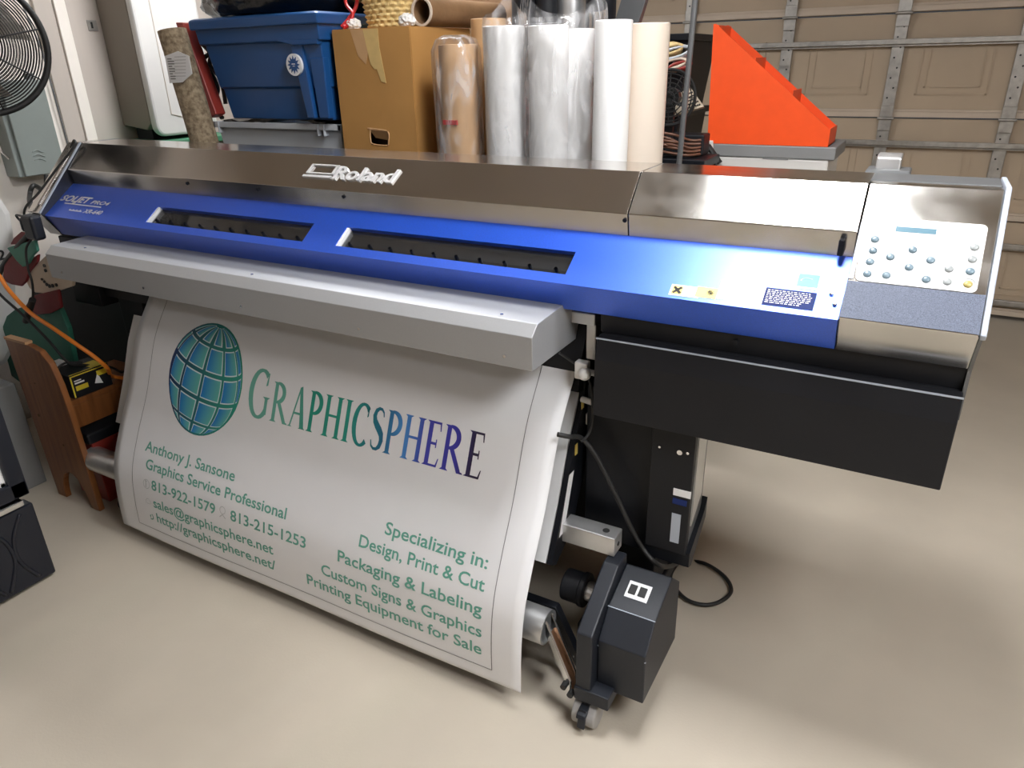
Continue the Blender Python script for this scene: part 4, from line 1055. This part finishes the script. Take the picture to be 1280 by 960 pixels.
x, r = pxr(594, 632, 2.27); roll(x, 2.27, r, 1.662, M['kraft'], 'bare kraft paper roll standing behind two plastic-wrapped rolls')
x, r = pxr(608, 655, 2.1); e_ = roll(x, 2.1, r * .97, 1.630, M['roll_white'], 'white roll in loose clear plastic between kraft roll and black roll')
sleeve(e_, [(.02, r), (1.30, r * 1.01), (1.55, r * 1.03), (1.635, r * 1.03), (1.665, r * .95)], x, 2.1, M['film'], 5.0, sx=1.0, dx=.004, tall=lambda a_: .05 * max(0, cos(a_ - 1.9)) ** 6 - .02 * max(0, cos(a_ + 1.57)))
x, r = pxr(663, 709, 2.1); e_ = roll(x, 2.1, r, 1.626, M['roll_white'], 'wider white roll sharing one clear bag with a slim white roll')
x2, r2 = pxr(700, 742, 2.20); e2 = roll(x2 + .0, 2.205, r2 * .9, 1.618, M['roll_white'], 'slim white roll behind and beside the wider bagged white roll')
bag = sleeve(None, [(.01, .118), (1.30, .120), (1.55, .124), (1.63, .128), (1.665, .124)], (x + x2) / 2 + .0, 2.15, M['film'], 11.0, sx=1.0, tall=lambda a_: .055 * max(0, cos(a_ - 3.2)) ** 8 + .035 * max(0, cos(a_ + .2)) ** 8 - .02 * max(0, cos(a_ + 1.57)))
bag.name = 'plastic_bag'; tag(bag, 'open clear plastic bag around two white rolls', 'bag')
x, r = pxr(743, 787, 2.1); roll(x, 2.1, r, 1.632, M['roll_white'], 'glossy bright white bare roll left of the cream roll', corem='white')
x, r = pxr(781, 833, 2.20); roll(x, 2.20, r, 1.624, M['roll_cream'], 'bare cream vinyl roll at the end of the row of rolls', corem='roll_cream')
for l, r__, Y, top, m, lb_ in ((643, 672, 2.42, 1.95, 'black_soft', 'tall black roll rising between two plastic-wrapped white rolls'), (672, 696, 2.42, 1.93, 'black_soft', 'tall black roll directly behind the bagged white roll'), (697, 729, 2.48, 1.90, 'alu', 'tall silver roll between two tall black rolls'), (731, 766, 2.44, 1.95, 'black', 'tall black roll right of the silver roll')):
    x, r = pxr(l, r__, Y); roll(x, Y, r, top, M[m], lb_, corem='black_soft')
pk = MB(); p0, p1, p2, p3 = at(766, 30, 2.56), at(797, 32, 2.56), at(812, -15, 2.56), at(772, -40, 2.56)
v0 = Vector((p0.x - .14, 2.56, 0)); v1 = Vector((p1.x - .14, 2.56, 0))
dirv = (p2 - p1); kk = -p1.z / dirv.z
bb_ = p1 + dirv * kk; 
tp_ = p1 + dirv * ((1.95 - p1.z) / dirv.z); wd_ = p1.x - p0.x
q_ = [bb_ - Vector((wd_, 0, 0)), bb_, tp_, tp_ - Vector((wd_, 0, 0))]
pk.v = [tuple(p) for p in q_] + [tuple(p + Vector((0, .03, 0))) for p in q_]; pk.f = [(0, 1, 2, 3), (7, 6, 5, 4)] + [((i + 1) % 4, i, i + 4, (i + 1) % 4 + 4) for i in range(4)]
tag(obj('dark_board', pk, M['slate'], bevel=.003), 'dark grey board leaning behind the white and cream rolls', 'board')

# ------------------------------------------------------------------ clutter between rolls and the orange display
a = at(849, 203, 2.55); b = at(869, 0, 2.55); d_ = (b - a).normalized(); base = a + d_ * (-a.z / d_.z) ; top = a + d_ * ((1.98 - a.z) / d_.z)
tag(obj('steel_rod', MB().cyl(base + d_ * .012, top, .0095, 12), M['slate'], smooth=False), 'long grey steel rod leaning upright in front of the dark clutter', 'rod')
for i, (z0, z1, dx) in enumerate(((0, .50, 0), (.50, 1.0, .015), (1.0, 1.34, -.01), (1.34, 1.62, .01))):
    t_ = empty('black_tote', (-1.2 + dx, 3.15, z0), ['black storage tote at the bottom of the stack by the garage door', 'black storage tote second from the floor in the dark stack', 'black storage tote third from the floor in the dark stack', 'black storage tote on top of the dark stack'][i], 'tote', 'stacked black totes')
    obj('tote_body', tub_mb(-1.52 + dx, -.91 + dx, 3.02, 3.42, z0 + .002, z1 - .025, .03), M['black_soft'], t_, .004)
    l_ = MB(); l_.box(-1.535 + dx, -.895 + dx, 3.005, 3.435, z1 - .026, z1 - .001); l_.box(-1.49 + dx, -.94 + dx, 3.05, 3.39, z1 - .006, z1 + .0)
    obj('tote_lid', l_, M['black'], t_, .004)
ct = empty('utility_cart', (-.92, 2.78, 0), 'dark utility cart holding fan parts and cables beside the rolls', 'cart')
obj('cart_top', MB().box(-1.12, -.70, 2.64, 2.85, 1.17, 1.20), M['black'], ct, .003)
obj('cart_shelf', MB().box(-1.12, -.70, 2.64, 2.85, .30, .32), M['black'], ct, .003)
for x in (-1.115, -.73):
    for y in (2.645, 2.82): obj('leg', MB().box(x, x + .025, y, y + .025, 0, 1.17), M['black'], ct)
# perforated plate with a round hole
pp = MB(); q_ = [at(833, 147, 2.74), at(880, 133, 2.78), at(862, 108, 2.84), at(848, 118, 2.84)]
dz = 1.203 - min(p.z for p in q_)
PZ = Vector((0, 0, 0))
pp.v = [tuple(p) for p in q_] + [tuple(p + Vector((0, .012, -.006))) for p in q_]; pp.f = [(0, 1, 2, 3), (7, 6, 5, 4)] + [((i + 1) % 4, i, i + 4, (i + 1) % 4 + 4) for i in range(4)]
pf = empty('perforated_panel', (-.9, 2.76, 1.2), 'tan perforated plate lying tilted in the clutter', 'plate')
obj('plate', pp, M['tan_plate'], pf)
hl = MB()
for i in range(9):
    for j in range(5):
        u, v = .48 + .5 * i / 9, .12 + .75 * j / 5
        p = q_[0] * (1 - u) * (1 - v) + q_[1] * u * (1 - v) + q_[2] * u * v + q_[3] * (1 - u) * v
        hl.ball(p + Vector((0, -.002, .001)), .0035, 6)
p = q_[0] * .45 + q_[1] * .2 + q_[2] * .15 + q_[3] * .2; hl.ball(p, .014, 12, (1, .4, 1))
obj('holes', hl, M['dark_print'], pf)
sup = MB(); sup.box(-1.08, -.74, 2.76, 2.845, 1.201, 1.275)
tag(obj('black_case', sup, M['black_soft'], bevel=.006), 'black plastic case under the tan perforated plate', 'case')
fn_ = empty('small_fan', at(838, 122, 2.72), 'small black wire-grille fan half hidden by the cream roll', 'fan')
c_ = at(838, 122, 2.72); fm = MB()
for rr_ in (.02, .035, .05, .065, .08, .093): fm.tube([c_ + Vector((rr_ * cos(2 * pi * k / 32), -.02 + rr_ * .12, rr_ * sin(2 * pi * k / 32))) for k in range(32)], .0022 if rr_ < .09 else .006, 6, True)
for k in range(12): fm.tube([c_ + Vector((.015 * cos(pi * k / 6), -.018, .015 * sin(pi * k / 6))), c_ + Vector((.093 * cos(pi * k / 6), -.009, .093 * sin(pi * k / 6)))], .0018, 5)
obj('grille', fm, M['rubber'], fn_)
fm = MB().cyl(c_ + Vector((0, .0, 0)), c_ + Vector((0, .04, 0)), .03, 20); fm.box(c_.x - .05, c_.x + .05, c_.y - .03, c_.y + .04, 1.202, 1.212); fm.box(c_.x - .012, c_.x + .012, c_.y + .01, c_.y + .03, 1.21, c_.z)
obj('motor', fm, M['rubber'], fn_)
for (px, py, m_, r_, lb_) in ((846, 66, 'tote_grey', .036, 'coil of pale grey hose on top of the dark clutter'), (840, 62, 'straw', .030, 'coil of yellow-brown cable behind the grey hose'), (843, 80, 'fig_cream', .033, 'coil of cream cable below the grey hose'), (852, 82, 'red', .026, 'coil of reddish cable beside the cream cable')):
    c_ = at(px, py, 2.985); hm = MB()
    for k in range(3): hm.tube([c_ + Vector(((r_ + .004 * k) * 1.25 * cos(2 * pi * j / 28), -.01 * k, (r_ - .004 * k) * .75 * sin(2 * pi * j / 28 + .3 * k))) for j in range(28)], .006, 7, True)
    tag(obj('cable_coil', hm, M[m_], smooth=True), lb_, 'cable')
wm = MB(); random.seed(3)
for k in range(7):
    z_ = 1.212 + .012 * (k % 5); wm.tube(spline([(-1.10 + .02 * k, 2.66 + .01 * k, z_), (-1.0, 2.655 + .012 * k, z_ + .02), (-.88 + .01 * k, 2.66, z_ + .012 + .012 * (k % 3)), (-.78, 2.67 + .01 * k, z_), (-.74, 2.72, z_)]), .005, 7)
tag(obj('wire_bundle', wm, mat('brown_wire', (.14, .06, .035), .45), smooth=True), 'bundle of brown wires along the cart edge', 'wire')

# ------------------------------------------------------------------ orange stepped display on a white machine
YO = 2.9
tbm = empty('side_table', (-.5, 3.1, 0), 'low dark side table under the white machine', 'table')
obj('tabletop', MB().box(-.86, -.26, 2.87, 3.30, .93, .96), M['black_soft'], tbm, .004)
for x in (-.84, -.32):
    for y in (2.92, 3.24): obj('leg', MB().box(x, x + .04, y, y + .04, 0, .93), M['black_soft'], tbm)
a = at(895, 180, YO); b = at(1035, 205, YO); xl, xr, zt = a.x, b.x, at(940, 181, YO).z
mc = empty('white_machine', ((xl + xr) / 2, 3.05, .96), 'boxy white office machine below the orange display', 'machine')
obj('body', MB().box(xl, xr, YO, YO + .30, .962, zt - .045), M['printer_white'], mc, .006)
obj('top_tray', MB().box(xl - .02, xr + .02, YO - .004, YO + .30, zt - .045, zt), M['grey_mid'], mc, .004)
obj('side_ear', MB().prism([(xl - .06, zt + .01), (xl - .01, zt + .012), (xl + .0, zt - .10), (xl - .03, zt - .20), (xl - .045, zt - .16), (xl - .03, zt - .08), (xl - .06, zt - .03)], YO - .012, YO + .02, 'y'), M['printer_white'], mc, .004)
sp_ = MB(); p0 = at(885, 182, YO - .02); p1 = at(900, 204, YO - .02); sp_.tube([p0, p1], .011, 8); obj('lever', sp_, M['rubber'], mc)
a = at(954, 192, YO); b = at(985, 200, YO); obj('name_plate', MB().box(a.x, b.x, YO - .002, YO + .001, b.z, a.z), M['grey_mid'], mc)
od = empty('orange_display', ((xl + xr) / 2, YO + .1, zt), 'bright orange three-step display holder on the white machine', 'display')
A0, A1 = at(885, 178, YO), at(1035, 183, YO); T0 = at(892, 30, YO); L0 = at(1035, 163, YO)
zb = zt + .001; ox0, ox1 = A0.x - .002, A1.x; zt0 = T0.z; zl = L0.z
oprof = [(ox0, zb), (ox1, zb), (ox1, zl), (T0.x + .01, zt0), (T0.x, zt0)]
OD = .185
obj('side_panel', MB().prism(oprof, YO - .002, YO + .003, 'y'), M['orange'], od)
obj('side_panel', MB().prism(oprof, YO + OD - .003, YO + OD + .002, 'y'), M['orange'], od)
obj('back_panel', MB().box(ox0, ox0 + .005, YO, YO + OD, zb, zt0 - .004), M['orange'], od)
obj('base_panel', MB().box(ox0, ox1, YO, YO + OD, zb, zb + .004), M['orange'], od)
obj('front_lip', MB().box(ox1 - .004, ox1, YO, YO + OD, zb, zl + .004), M['orange'], od)
for px, py in ((944, 72), (991, 113)):
    p = at(px, py, YO); obj('divider', MB().box(p.x - .002, p.x + .002, YO + .003, YO + OD - .003, zb + .05, p.z), M['orange'], od)
    obj('shelf', MB().box(p.x, p.x + .12 if px < 980 else ox1 - .004, YO + .003, YO + OD - .003, p.z - .16 if px < 980 else zb + .02, p.z - .156 if px < 980 else zb + .024), M['orange'], od)

# ------------------------------------------------------------------ left wall: panel, fan, white cabinet
el = empty('electrical_panel', (-3.55, 1.9, 1.1), 'grey green electrical switch box on the wall below the fan', 'electrical box')
obj('box_body', MB().box(XL, -3.50, 1.80, 2.0, 1.11, 1.50), M['grey_paint'], el, .004)
obj('box_door', MB().box(-3.50, -3.485, 1.822, 2.004, 1.112, 1.505), M['grey_paint'], el, .004)
e1 = MB(); 
for k in range(3): e1.tube([(-3.484, 1.875 + .035 * s, 1.175 + .018 * k + .006 * sin(s * pi)) for s in [j / 8 * 1.4 for j in range(9)]], .002, 6)
obj('embossed_mark', e1, M['grey_paint'], el)
hd = MB(); hd.tube([(-3.53, 1.795, 1.19), (-3.535, 1.775, 1.22), (-3.54, 1.775, 1.30), (-3.53, 1.795, 1.33)], .005, 8)
obj('switch_handle', hd, M['chrome'], el)
# conduit above
cd_ = MB(); cd_.cyl((-3.55, 1.985, 1.50), (-3.55, 1.985, 1.53), .02, 14); cd_.tube([(-3.575, 2.03, 2.6), (-3.575, 2.035, 1.9), (-3.58, 2.09, 1.62), (-3.58, 2.10, 1.0), (-3.58, 2.10, .3)], .004, 8)
obj('wall_wire', cd_, M['slate'], el)
kh = MB().box(XL + .016, XL + .021, 2.395, 2.445, 1.60, 1.66); kho = empty('latch_plate', (XL + .02, 2.42, 1.6), 'small metal latch plate on the beige wall board', 'latch')
pA = atx(108, 25, XL + .02); pB = atx(118, 39, XL + .02)
obj('plate', MB().box(XL + .017, XL + .022, pA.y, pB.y + .02, pB.z, pA.z), M['galv'], kho, .001)
obj('keyhole', MB().box(XL + .0215, XL + .0225, pA.y + .015, pA.y + .025, pB.z + .012, pA.z - .008), M['dark_print'], kho)
# wall fan
fc = Vector((-2.99, 1.5, 1.63)); fnm = (EYE - fc).normalized(); fu = Vector((0, 0, 1)).cross(fnm).normalized(); fv = fnm.cross(fu)
fan = empty('wall_fan', fc, 'large round black wire fan on a bracket by the left wall', 'fan')
FR = .232
def fpt(r_, a_, h_): return fc + fu * (r_ * cos(a_)) + fv * (r_ * sin(a_)) + fnm * h_
for nm, sgn in (('front_grille', 1), ('rear_grille', -1)):
    fm = MB()
    for i in range(20):
        r_ = .06 + (FR - .07) * i / 19; h_ = sgn * .06 * (1 - (r_ / FR) ** 2.2)
        fm.tube([fpt(r_, 2 * pi * k / 72, h_) for k in range(72)], .0016, 5, True)
    for k in range(8):
        a_ = 2 * pi * k / 8 + .2; fm.tube([fpt(.05 + (FR - .05) * j / 8, a_, sgn * .062 * (1 - ((.05 + (FR - .05) * j / 8) / FR) ** 2.2)) for j in range(9)], .003, 6)
    obj(nm, fm, M['rubber'], fan, smooth=True)
fm = MB(); fm.tube([fpt(FR, 2 * pi * k / 90, 0) for k in range(90)], .011, 10, True); obj('rim', fm, M['rubber'], fan, smooth=True)
for b_ in range(3):
    fm = MB(); n_ = 8
    for i in range(n_ + 1):
        r_ = .05 + .145 * i / n_
        for w_ in (-1, 1):
            a_ = 2 * pi * b_ / 3 + .5 + w_ * (.30 + .18 * i / n_); fm.v.append(tuple(fpt(r_, a_, .018 * w_)))
    fm.f = [(2 * i, 2 * i + 1, 2 * i + 3, 2 * i + 2) for i in range(n_)]
    obj('blade', fm, M['galv'], fan, solid=.002)
obj('motor', MB().cyl(fc - fnm * .14, fc + fnm * .02, .06, 24), M['rubber'], fan, .004)
obj('hub_cap', MB().cyl(fc + fnm * .06, fc + fnm * .068, .06, 24), M['rubber'], fan, .003)
fm = MB(); fm.tube([fc - fnm * .13, Vector((-3.40, 1.62, 1.66)), Vector((XL + .01, 1.62, 1.66))], .018, 10); fm.box(XL, XL + .012, 1.57, 1.67, 1.58, 1.74); obj('wall_bracket', fm, M['rubber'], fan)
# white rounded cabinet on a green-topped base
wc = empty('white_cabinet', (-3.46, 2.55, 1.2), 'tall white rounded cabinet with taupe side on green-edged base', 'cabinet')
yl = 2.40; zb_ = 1.232
sidem = MB(); sidem.prism([(XL + .02, zb_ + .05), (XL + .02, 2.3), (-3.36, 2.3), (-3.36, zb_ + .06), (-3.40, zb_ + .03)], yl, yl + .36, 'y'); obj('shell', sidem, M['box_side'], wc, .006)
dr = []
for cy, cz, a0 in ((yl + .36 - .05, zb_ + .05, -90), (yl + .36 - .05, 2.3 - .05, 0), (yl - .004 + .05, 2.3 - .05, 90), (yl - .004 + .05, zb_ + .05, 180)):
    for k in range(7):
        a_ = radians(a0 + 15 * k); dr.append((cy + .05 * cos(a_), cz + .05 * sin(a_)))
wd2 = obj('door', MB().prism(dr, -3.36, -3.315), M['appliance'], wc, .012)
il = MB(); il.tube([(-3.314, yl + .09, 2.25), (-3.314, yl + .09, zb_ + .10), (-3.314, yl + .15, zb_ + .085), (-3.314, yl + .30, zb_ + .085)], .003, 6); obj('door_groove', il, M['wall'], wd2)
gb_ = empty('green_base', (-3.4, 2.5, 0), 'green-topped low base cabinet under the tall white cabinet', 'cabinet')
obj('base_body', MB().box(XL + .02, -3.30, 2.27, 2.80, 0, 1.185), M['box_side'], gb_, .004)
obj('green_top', MB().box(XL + .02, -3.26, 2.25, 2.86, 1.185, 1.215), M['green'], gb_, .005)
ft = MB(); ft.box(XL + .06, -3.42, 2.44, 2.70, 1.215, zb_ + .055); obj('plinth', ft, M['black'], wc)

# ------------------------------------------------------------------ lower left: cooler, appliance, bench, painted figure
co = empty('display_cooler', (-2.6, .5, 0), 'black glass-door drinks cooler at the left edge', 'cooler')
cX = -2.30; cY = .944
obj('main_body', MB().box(-2.87, cX - .05, .32, cY - .012, .012, 1.25), M['cooler'], co, .008)
dm = MB(); dm.box(cX - .05, cX, .33, cY, .315, .37); dm.box(cX - .05, cX, .33, cY, 1.18, 1.25); dm.box(cX - .05, cX, cY - .052, cY, .315, 1.25); dm.box(cX - .05, cX, .33, .385, .315, 1.25)
dro = obj('door_frame', dm, M['cooler'], co, .006)
wf = MB(); wf.box(cX - .045, cX - .012, cY - .07, cY - .05, .36, 1.2); wf.box(cX - .045, cX - .012, .38, cY - .05, .362, .385)
obj('door_gasket', wf, M['label_white'], dro, .004)
obj('door_glass', MB().box(cX - .03, cX - .024, .385, cY - .06, .37, 1.19), M['lit_glass'], dro)
lp_ = MB(); lp_.box(cX - .05, cX + .004, .30, cY - .004, .012, .285)
lw_ = obj('lower_grille', lp_, M['cooler'], co, .006)
dmn = MB()
for k in range(4):
    yc = cY - .10 - k * .105
    P1 = [(yc + .045 * t_, .25 - .21 * abs(t_) ** .7) for t_ in (-1, -.5, 0, .5, 1)]
    for sg in (1, -1):
        dmn.tube(spline([(cX + .003, yc + sg * .050, .268), (cX + .004, yc + sg * .012, .20), (cX + .004, yc + sg * .006, .12), (cX + .003, yc + sg * .045, .03)], 6), .0065, 8)
obj('embossed_ribs', dmn, M['cooler'], lw_, smooth=True)
hh_ = MB(); hh_.box(cX - .03, cX + .012, .30, cY - .03, .292, .312); obj('handle_bar', hh_, M['chrome'], co, .004)
fe = MB(); fe.box(-2.85, -2.80, .35, .40, 0, .014); fe.box(cX - .09, cX - .05, .35, .40, 0, .014); fe.box(-2.85, -2.80, .86, .91, 0, .014); fe.box(cX - .09, cX - .05, .86, .91, 0, .014); obj('feet', fe, M['rubber'], co)
# tall pale appliance behind the cooler
apx = empty('pale_appliance', (-3.2, 1.1, 0), 'rounded pale grey appliance standing behind the black cooler', 'appliance')
obj('base_cabinet', MB().box(-3.45, -2.93, .98, 1.275, 0, .44), M['grey_mid'], apx, .004)
ub = [(.98, .445), (1.36, .445), (1.405, .50), (1.45, .62), (1.50, .80), (1.535, .95), (1.545, 1.03), (1.525, 1.10), (1.46, 1.145), (1.34, 1.16), (.98, 1.16)]
obj('hood', MB().prism(ub, -3.45, -3.125), M['appliance'], apx, .03)
um = MB(); pz = atx(3, 318, -3.123); put_text(um, '2', pz.y - .02, pz.y + .012, pz.z - .02, .04, lambda u, v, h: Vector((-3.1235, u, v)), bold=.02)
obj('number_mark', um, M['dark_print'], apx)
# wooden step bench
bn = empty('wooden_bench', (-2.65, 1.55, 0), 'stained pine step bench with arched end panel beside the printer', 'bench')
ar = [(-2.79, 0), (-2.735, 0)] + [(-2.655 - .08 * cos(radians(a_)), .14 * sin(radians(a_)) * .98) for a_ in range(10, 171, 16)] + [(-2.575, 0), (-2.522, 0), (-2.532, .45), (-2.548, .56), (-2.575, .625), (-2.62, .652), (-2.815, .672)]
ar = [(-2.79, 0), (-2.735, 0)] + [(-2.655 - .08 * cos(radians(a_)), .135 * sin(radians(a_))) for a_ in range(15, 166, 15)] + [(-2.575, 0), (-2.522, 0), (-2.530, .42), (-2.540, .52), (-2.562, .60), (-2.605, .64), (-2.66, .652), (-2.815, .658)]
pa = obj('end_panel', MB().prism(ar, 1.238, 1.260, 'y'), M['wood'], bn, .003)
ed = MB(); ed.box(-2.815, -2.68, 1.236, 1.262, .653, .662); obj('raw_edge', ed, M['wood_cut'], pa)
kn_ = MB()
for x_, z_, r_ in ((-2.745, .36, .006), (-2.635, .26, .005), (-2.70, .50, .004)): kn_.cyl((x_, 1.239, z_), (x_, 1.2365, z_), r_, 10)
obj('knots', kn_, M['card_dark'], pa)
obj('end_panel', MB().box(-2.79, -2.522, 1.60, 1.622, 0, .425), M['wood'], bn, .003)
obj('seat_board', MB().box(-2.80, -2.555, 1.26, 1.60, .425, .445), M['wood'], bn, .003)
obj('apron_board', MB().box(-2.575, -2.555, 1.26, 1.60, .335, .425), M['wood'], bn, .003)
rbx = empty('red_crate', (-2.66, 1.5, 0), 'dark red crate with black lid under the wooden bench', 'crate')
obj('crate_body', tub_mb(-2.74, -2.535, 1.285, 1.585, .002, .265, .012), M['red'], rbx, .006)
obj('crate_lid', MB().box(-2.75, -2.53, 1.275, 1.595, .265, .31), M['black_soft'], rbx, .008)
dk = empty('shade_block', (-2.9, 1.82, 0), 'low black block added for the shade behind the wooden bench', 'cabinet')
obj('main_body', MB().box(-3.40, -2.53, 1.66, 2.0, 0, .70), M['black'], dk, .006)  # added black block that darkens the gap left of the printer
obj('block_top', MB().box(-3.42, -2.52, 1.65, 2.0, .70, .725), M['black'], dk, .004)
yb = empty('tool_box_carton', (-2.65, 1.4, .446), 'small black and yellow printed carton on the wooden bench', 'carton')
bx0, bx1, by0, by1, bz0_, bz1_ = -2.68, -2.558, 1.285, 1.435, .446, .535
obj('carton_body', MB().box(bx0, bx1, by0, by1, bz0_, bz1_), M['black_soft'], yb, .002)
yp = MB(); yp.box(bx1 - .0005, bx1 + .0008, by0 + .002, by0 + .007, bz0_ + .004, bz1_ - .004); yp.box(bx1 - .0005, bx1 + .0008, by0 + .002, by1 - .004, bz1_ - .008, bz1_ - .004); yp.box(bx1 - .0005, bx1 + .0008, by0 + .014, by0 + .06, bz0_ + .026, bz0_ + .044); yp.box(bx1 - .0005, bx1 + .0008, by1 - .05, by1 - .008, bz1_ - .036, bz1_ - .016)
yp.box(bx0 + .05, bx1 - .004, by0 + .09, by0 + .14, bz1_ - .0005, bz1_ + .0008); yp.box(bx1 - .006, bx1 - .002, by0 + .004, by1 - .004, bz1_ - .0005, bz1_ + .0008); yp.box(bx1 - .05, bx1 - .046, by0 - .0008, by0 + .0005, bz0_ + .005, bz1_ - .005)
obj('yellow_print', yp, M['yellow'], yb)
wp = MB(); wp.box(bx1 - .0005, bx1 + .0009, by0 + .014, by0 + .05, bz0_ + .052, bz0_ + .058); wp.box(bx1 - .0005, bx1 + .0009, by0 + .014, by0 + .04, bz0_ + .062, bz0_ + .066); wp.prism([(by0 + .085, bz0_ + .03), (by0 + .10, bz0_ + .06), (by0 + .107, bz0_ + .05), (by0 + .115, bz0_ + .02), (by0 + .10, bz0_ + .025)], bx1 - .0005, bx1 + .0009)
obj('white_print', wp, M['label_white'], yb)
hd_ = MB(); hd_.tube(spline([(bx0 + .02, by0 + .02, bz1_ + .004), (bx0 + .03, by0 + .05, bz1_ + .018), (bx0 + .05, by0 + .1, bz1_ + .006)]), .004, 6); obj('carry_strap', hd_, M['rubber'], yb)
tag(obj('white_card', MB().box(-2.735, -2.69, 1.285, 1.36, .446, .545), M['label_white']), 'narrow white packet standing beside the black and yellow carton', 'packet')
# painted winter figure
fg = empty('painted_figure', (-2.72, 1.40, .446), 'painted red and green snowman cut-out standing on the bench', 'decoration')
YG = 1.40
def poly(px, m_, nm, dy, th=.012, lab=None):
    P = [at(x_, y_, YG - dy - th) for x_, y_ in px]
    return obj(nm, MB().prism([(p.x, p.z) for p in P], YG - dy - th, YG - dy, 'y'), m_, fg, .004, label=lab)
poly([(3, 408), (8, 395), (18, 387), (30, 383), (72, 382), (84, 410), (96, 470), (100, 505), (60, 505), (14, 470), (6, 440)], M['fig_green'], 'green_body', 0, .02)
poly([(30, 384), (40, 370), (72, 362), (76, 385), (62, 392), (44, 394), (36, 390)], M['fig_red'], 'red_scarf', .02, .012)
poly([(32, 350), (36, 340), (46, 330), (56, 320), (80, 312), (92, 330), (90, 358), (72, 364), (55, 367), (44, 366), (36, 360)], M['fig_cream'], 'cream_face', .010, .014, 'cream face with black dots')
poly([(3, 345), (5, 330), (10, 318), (22, 315), (40, 322), (47, 318), (46, 328), (36, 340), (32, 352), (26, 358), (14, 356), (6, 352)], M['fig_red'], 'red_hat', .022, .012)
poly([(8, 310), (20, 306), (32, 303), (43, 300), (46, 314), (40, 320), (35, 330), (28, 334), (20, 326)], M['fig_green2'], 'green_hat_brim', .034, .012)
poly([(12, 306), (16, 298), (25, 290), (34, 292), (34, 303), (22, 306)], M['fig_red'], 'red_hat_tip', .022, .012)
dt = MB()
for px, py, r_ in ((53, 349, .0045), (56, 352, .005), (59, 355.5, .006), (62.5, 357.5, .0065), (66.5, 357, .0065), (71, 356, .006), (56, 332, .006), (57.5, 338, .006)):
    p = at(px, py, YG - .025); dt.cyl(p, p + Vector((0, -.004, 0)), r_, 12)
obj('face_dots', dt, M['dark_print'], fg)
# cords
pg = empty('power_adapter', (-2.80, 1.36, 1.02), 'black plug adapter with dangling cord hanging beside the printer end', 'adapter')
p = at(41, 283, 1.36); am = MB(); am.box(p.x - .03, p.x + .035, p.y - .02, p.y + .02, p.z - .045, p.z + .04); am.box(p.x - .045, p.x - .02, p.y - .02, p.y + .02, p.z - .02, p.z + .03)
obj('plug_body', am, M['charcoal'], pg, .010)
cm = MB(); cm.tube(spline([p + Vector((0, 0, -.03)), at(33, 310, 1.34), at(35, 335, 1.33), at(40, 352, 1.33), at(41, 372, 1.33), at(36, 390, 1.33), at(33, 402, 1.33)]), .004, 8)
cm.tube(spline([p + Vector((.02, -.01, .03)), (X0 - .075, 1.38, 1.075), (X0 - .06, 1.39, 1.04)]), .004, 8)
cm.tube(spline([p + Vector((-.02, 0, -.02)), at(24, 306, 1.36), at(14, 318, 1.37), at(5, 330, 1.37), at(-4, 350, 1.38)]), .009, 8)
obj('cord', cm, M['rubber'], pg, smooth=True)
cm = MB(); q0, q1 = at(41, 374, 1.325), at(32, 402, 1.325); cm.tube([q0, q0 * .6 + q1 * .4, q1], .012, 10); obj('inline_switch', cm, M['rubber'], pg, .003)
oc = MB(); oc.tube(spline([at(-14, 330, 1.31), at(0, 346, 1.31), at(12, 364, 1.31), at(38, 391, 1.31), at(66, 410, 1.31), at(95, 430, 1.33), at(118, 446, 1.36), at(134, 460, 1.40), at(140, 470, 1.46), (-2.55, 1.50, .452), (-2.6, 1.6, .452)]), .0075, 10)
tag(obj('extension_cord', oc, M['orange_cord'], smooth=True), 'orange extension cord draped across the painted figure', 'cord')
oc = MB(); oc.tube(spline([at(-14, 352, 1.30), at(4, 372, 1.30), at(30, 395, 1.30), at(60, 425, 1.30), at(84, 452, 1.32), (-2.60, 1.36, .545), (-2.60, 1.46, .50), (-2.62, 1.52, .452), (-2.66, 1.6, .452)]), .005, 8)
tag(obj('loose_cable', oc, M['rubber'], smooth=True), 'thin black cord running below the orange extension cord', 'cord')
oc = MB(); oc.tube(spline([(-3.47, 1.9, 1.11), (-3.44, 1.86, 1.05), at(42, 232, 1.75), at(37, 246, 1.70), at(40, 262, 1.5), at(42, 272, 1.4)]), .010, 8)
tag(obj('black_conduit', oc, M['rubber'], smooth=True), 'short black cord from the grey electrical box to the plug adapter', 'cord')
